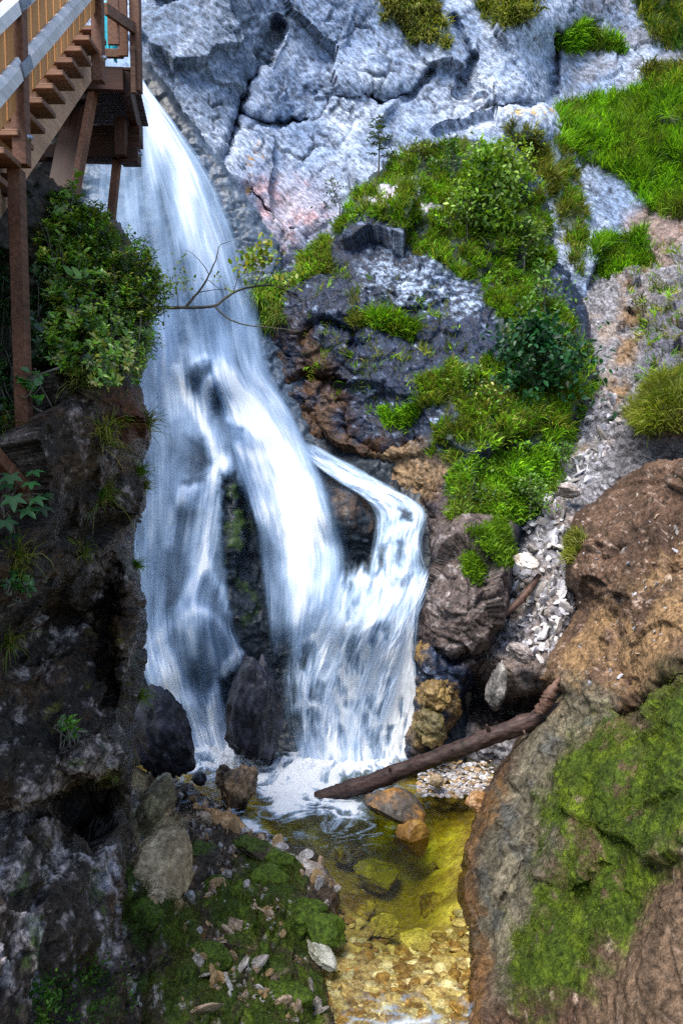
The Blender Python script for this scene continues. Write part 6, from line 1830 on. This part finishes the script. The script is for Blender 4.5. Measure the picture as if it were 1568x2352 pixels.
for x, y, rx, ry, d, n, L in [(598, 588, 38, 30, 9.35, 130, .09), (570, 615, 36, 26, 9.35, 90, .085), (655, 650, 30, 16, 9.4, 60, .085), (405, 640, 22, 30, 9.05, 46, .05), (375, 665, 24, 30, 9.05, 60, .05), (430, 655, 20, 22, 9.05, 26, .05),
                              (527, 665, 12, 10, 9.1, 10, .05), (420, 605, 8, 14, 9.0, 8, .06), (370, 745, 16, 16, 9.0, 18, .045), (362, 780, 10, 16, 9.0, 12, .045), (548, 635, 14, 14, 9.3, 12, .05), (500, 640, 18, 20, 9.0, 8, .045), (345, 690, 25, 20, 9.0, 60, .05)]:
    px_ = rng.normal(size=(n, 2)) * [rx * .55, ry * .55] + [x, y]
    base = P(px_[:, 0], px_[:, 1], d + rng.normal(size=n) * .08)
    dr = unit(rng.normal(size=(n, 3)) + [0, -.3, .3]); nr = unit(np.array([0, -.5, .85]) + rng.normal(size=(n, 3)) * .4)
    l = L * rng.uniform(.6, 1.2, n)
    leaves(s, base, dr, nr, l, l * .55, pick([(.16, .27, .02), (.20, .26, .02), (.12, .22, .02), (.32, .30, .03)], n, rng, .2), rng)
link('foliage', s.mesh('foliage', r0), M['leaf'], br)


# ---------------- young trees on the rocks: trunk + crown
def sapling(name, label, x, ybase, ytop, d, seed, style, cols, spread=.35, n=500, leaf=.09, gaps=True, group=None, lean=0.0, cat='tree', bare=.25):
    rng = np.random.default_rng(seed)
    b = P(x, ybase, d); t = P(x + lean, ytop, d); t[1] = b[1]
    H = np.linalg.norm(t - b)
    root = empty(name, Vector(b)); tag(root, label, cat, group)
    stems = []; s = Soup()
    tubes(stems, smooth_line([[0, 0, -.15], [.02 * H, 0, H * .35], [(t - b)[0] * .6, 0.02 * H, H * .7], t - b], 14), .018 * H ** .5 + .008, .006, 6)
    if style == 'conifer':
        nb = int(9 + H * 7)
        for i in range(nb):
            f = bare + (1 - bare) * (i / nb) ** .9
            az = i * 2.4 + rng.uniform(-.3, .3)
            L = spread * H * (1.05 - f) * rng.uniform(.7, 1.15) + .05
            o = (t - b) * f
            dr = np.array([math.cos(az), math.sin(az), rng.uniform(-.05, .35)])
            e = o + dr * L
            tubes(stems, [o, (o + e) / 2 + [0, 0, -.03 * L], e], .007, .003, 4)
            m = max(10, int(L * 80))
            u = rng.random(m)[:, None] ** .8
            base = o + (e - o) * u
            side = np.cross(dr, [0, 0, 1.0]); side /= np.linalg.norm(side)
            dd = unit(dr * .7 + side * rng.choice([-1, 1], (m, 1)) * rng.uniform(.4, 1.1, (m, 1)) + rng.normal(size=(m, 3)) * .15)
            l = leaf * rng.uniform(.7, 1.3, m)
            leaves(s, base, dd, unit(np.array([0, -.2, 1.0]) + rng.normal(size=(m, 3)) * .3), l, l * .28, pick(cols, m, rng, .3), rng, fold=.05)
    else:
        nb = int(12 + H * 5); per = max(6, n // nb)
        for i in range(nb):
            f = bare + (1 - bare) * rng.random() ** .8
            az = rng.uniform(0, 6.28)
            L = spread * H * (0.45 + 0.75 * math.sin(math.pi * min(.97, (f - bare) / (1 - bare) * .8 + .18))) * rng.uniform(.55, 1.1)
            o = (t - b) * f * .92
            dr = np.array([math.cos(az), math.sin(az), rng.uniform(.0, .7)]); dr /= np.linalg.norm(dr)
            e = o + dr * L
            tubes(stems, [o, (o + e) / 2 + [0, 0, .05 * L], e], .010, .003, 4)
            m = per; cl = rng.normal(size=(m, 3)) * L * .28
            u = rng.uniform(.35, 1.1, (m, 1))
            base = o + (e - o) * u + cl
            l = leaf * rng.uniform(.6, 1.3, m)
            tint = rng.uniform(.6, 1.3)
            leaves(s, base, unit(rng.normal(size=(m, 3)) + [0, -.2, -.15]), unit(np.array([0, -.35, .9]) + rng.normal(size=(m, 3)) * .45), l, l * .55, pick(cols, m, rng, .25) * tint, rng)
    V, Q, T = merge(stems)
    link('trunk', make_mesh('trunk', V, Q, T), M['bark'], root)
    link('crown', s.mesh('crown'), M['leaf'], root)
    return root


CON = [(.045, .085, .012), (.07, .115, .015), (.10, .14, .02), (.03, .06, .01)]
sapling('conifer_sapling', 'slender young conifer with flat top standing out against the pale cliff', 868, 398, 268, 22.9, 501, 'conifer', CON, .40, leaf=.13, bare=.30)
sapling('conifer_sapling', 'small yellow green conifer right of the leafy tree on the buttress cap', 1168, 580, 480, 21.6, 502, 'conifer', [(.13, .17, .015), (.09, .13, .015)], .42, leaf=.13, bare=.3)
sapling('bare_shrub', 'sparse thin shrub on the left shoulder of the buttress cap', 778, 505, 415, 22.3, 503, 'leafy', CON, .42, 130, .08, cat='shrub', lean=-18)
sapling('bare_shrub', 'second sparse shrub right of the thin shrub on the left shoulder', 900, 400, 350, 22.9, 504, 'leafy', CON, .45, 90, .08, cat='shrub')
sapling('leafy_tree', 'bushy bright green tree in the middle of the buttress cap', 1105, 590, 350, 21.4, 505, 'leafy', [(.10, .22, .012), (.15, .29, .016), (.05, .12, .01), (.19, .31, .02)], .30, 2300, .14, bare=.2)
sapling('leafy_tree', 'yellow green young tree at the upper right of the buttress cap', 1150, 500, 345, 22.2, 506, 'leafy', [(.17, .28, .012), (.22, .32, .02), (.10, .19, .01)], .38, 1400, .13, bare=.25)
sapling('leafy_tree', 'thin young tree left of the bushy tree on the cap', 1068, 600, 430, 21.2, 507, 'leafy', [(.08, .17, .012), (.12, .2, .02)], .30, 500, .10, bare=.4)
sapling('leafy_tree', 'small tree at the lower right of the cap with dark trunk', 1200, 640, 500, 21.0, 508, 'leafy', [(.07, .14, .012), (.10, .18, .015), (.04, .09, .01)], .36, 700, .11, bare=.3)
sapling('maple_tree', 'slim bright maple sapling top above the dark maple', 1245, 800, 600, 20.0, 509, 'leafy', [(.06, .16, .015), (.09, .2, .02)], .26, 420, .12, bare=.15)
sapling('maple_tree', 'dark green maple leaning over the shelf beside the scree', 1225, 985, 740, 18.6, 510, 'leafy', [(.010, .065, .018), (.015, .09, .02), (.006, .035, .01)], .40, 2300, .16, bare=.12)
sapling('maple_tree', 'dark low maple bush left of the leaning maple', 1180, 985, 860, 18.3, 511, 'leafy', [(.008, .05, .012), (.015, .075, .018)], .5, 1300, .15, bare=.1)
BUSH_AT = [(820, 520, 22.0), (900, 430, 22.3), (960, 380, 22.6), (1010, 520, 21.3), (1040, 370, 22.9), (1060, 560, 20.9), (1140, 640, 20.2), (1200, 470, 22.3), (1230, 560, 21.6), (1190, 720, 19.9), (1010, 400, 22.4), (1240, 700, 20.5), (1280, 780, 20.2), (1020, 900, 18.3), (1130, 940, 18.0), (1110, 1080, 16.8), (1090, 1150, 16.3), (1150, 1120, 16.7), (1200, 1040, 17.3), (1320, 850, 19.5)]
for k, (bx, by, bd) in enumerate(BUSH_AT):
    if k % 4 == 1: continue
    i = np.argmin(((buttress.px - [bx, by]) ** 2).sum(1)); bd = float(buttress.pos[i] @ FWD) - .05
    sapling('low_bush', 'low leafy bush growing among the grass of the rock buttress', bx, by + 12, by - 22 - 14 * (k % 3), bd, 620 + k, 'leafy', [GR, GR_DARK + GR[:1], GR_OLIVE + GR[:2]][k % 3], .75, 200, .085, bare=.05, cat='bush', group='low bushes on the rock buttress')
sapling('leafy_bush', 'pale green bush at the foot of the buttress beside the scree', 1215, 1180, 1090, 16.6, 512, 'leafy', [(.07, .17, .015), (.11, .22, .02)], .5, 520, .085, bare=.05, cat='bush')
sapling('leafy_bush', 'round bright herb bush at the edge of the scree', 1290, 1060, 1015, 17.4, 513, 'leafy', [(.07, .18, .012), (.10, .22, .02)], .6, 220, .08, bare=.05, cat='bush')
sapling('leafy_bush', 'broad leaved herb on the middle shelf of the buttress', 1075, 900, 845, 18.0, 514, 'leafy', [(.08, .18, .015), (.11, .22, .02)], .7, 220, .10, bare=.05, cat='bush')
# ------------------------------------------------------------------ camera, sky, sun
cam = bpy.data.cameras.new('camera'); co = bpy.data.objects.new('camera', cam); COL.objects.link(co)
co.location = (0, 0, 0); co.rotation_euler = (math.radians(90) - PITCH, 0, 0)
cam.sensor_fit = 'VERTICAL'; cam.sensor_height = 36; cam.lens = 28; cam.clip_end = 500; cam.clip_start = 0.1
scene.camera = co
SUN_EL, SUN_AZ = math.radians(64), math.radians(-138)     # azimuth from +Y, clockwise
w = bpy.data.worlds.new('World'); scene.world = w; w.use_nodes = True
nt = w.node_tree
bg = nt.nodes['Background']
sky = nt.nodes.new('ShaderNodeTexSky'); sky.sky_type = 'NISHITA'; sky.sun_disc = False
sky.sun_elevation = SUN_EL; sky.sun_rotation = SUN_AZ; sky.air_density = 1.0; sky.dust_density = 1.5
nt.links.new(sky.outputs[0], bg.inputs[0]); bg.inputs[1].default_value = 0.12
sl = bpy.data.lights.new('sun', 'SUN'); so = bpy.data.objects.new('sun', sl); COL.objects.link(so)
sl.energy = 2.3; sl.angle = math.radians(32); sl.color = (1.0, 0.95, 0.88)
sd_ = Vector((math.sin(SUN_AZ) * math.cos(SUN_EL), math.cos(SUN_AZ) * math.cos(SUN_EL), math.sin(SUN_EL)))
so.rotation_euler = (-sd_).to_track_quat('-Z', 'Y').to_euler()
so.location = (0, 0, 30)
scene.view_settings.view_transform = 'Standard'; scene.view_settings.look = 'None'
scene.view_settings.exposure = 1.6; scene.view_settings.gamma = 1.0
scene.render.engine = 'CYCLES'
scene.cycles.max_bounces = 8; scene.cycles.transparent_max_bounces = 32
scene.cycles.use_denoising = False
scene.cycles.adaptive_threshold = 0.004; scene.cycles.sample_clamp_indirect = 4.0
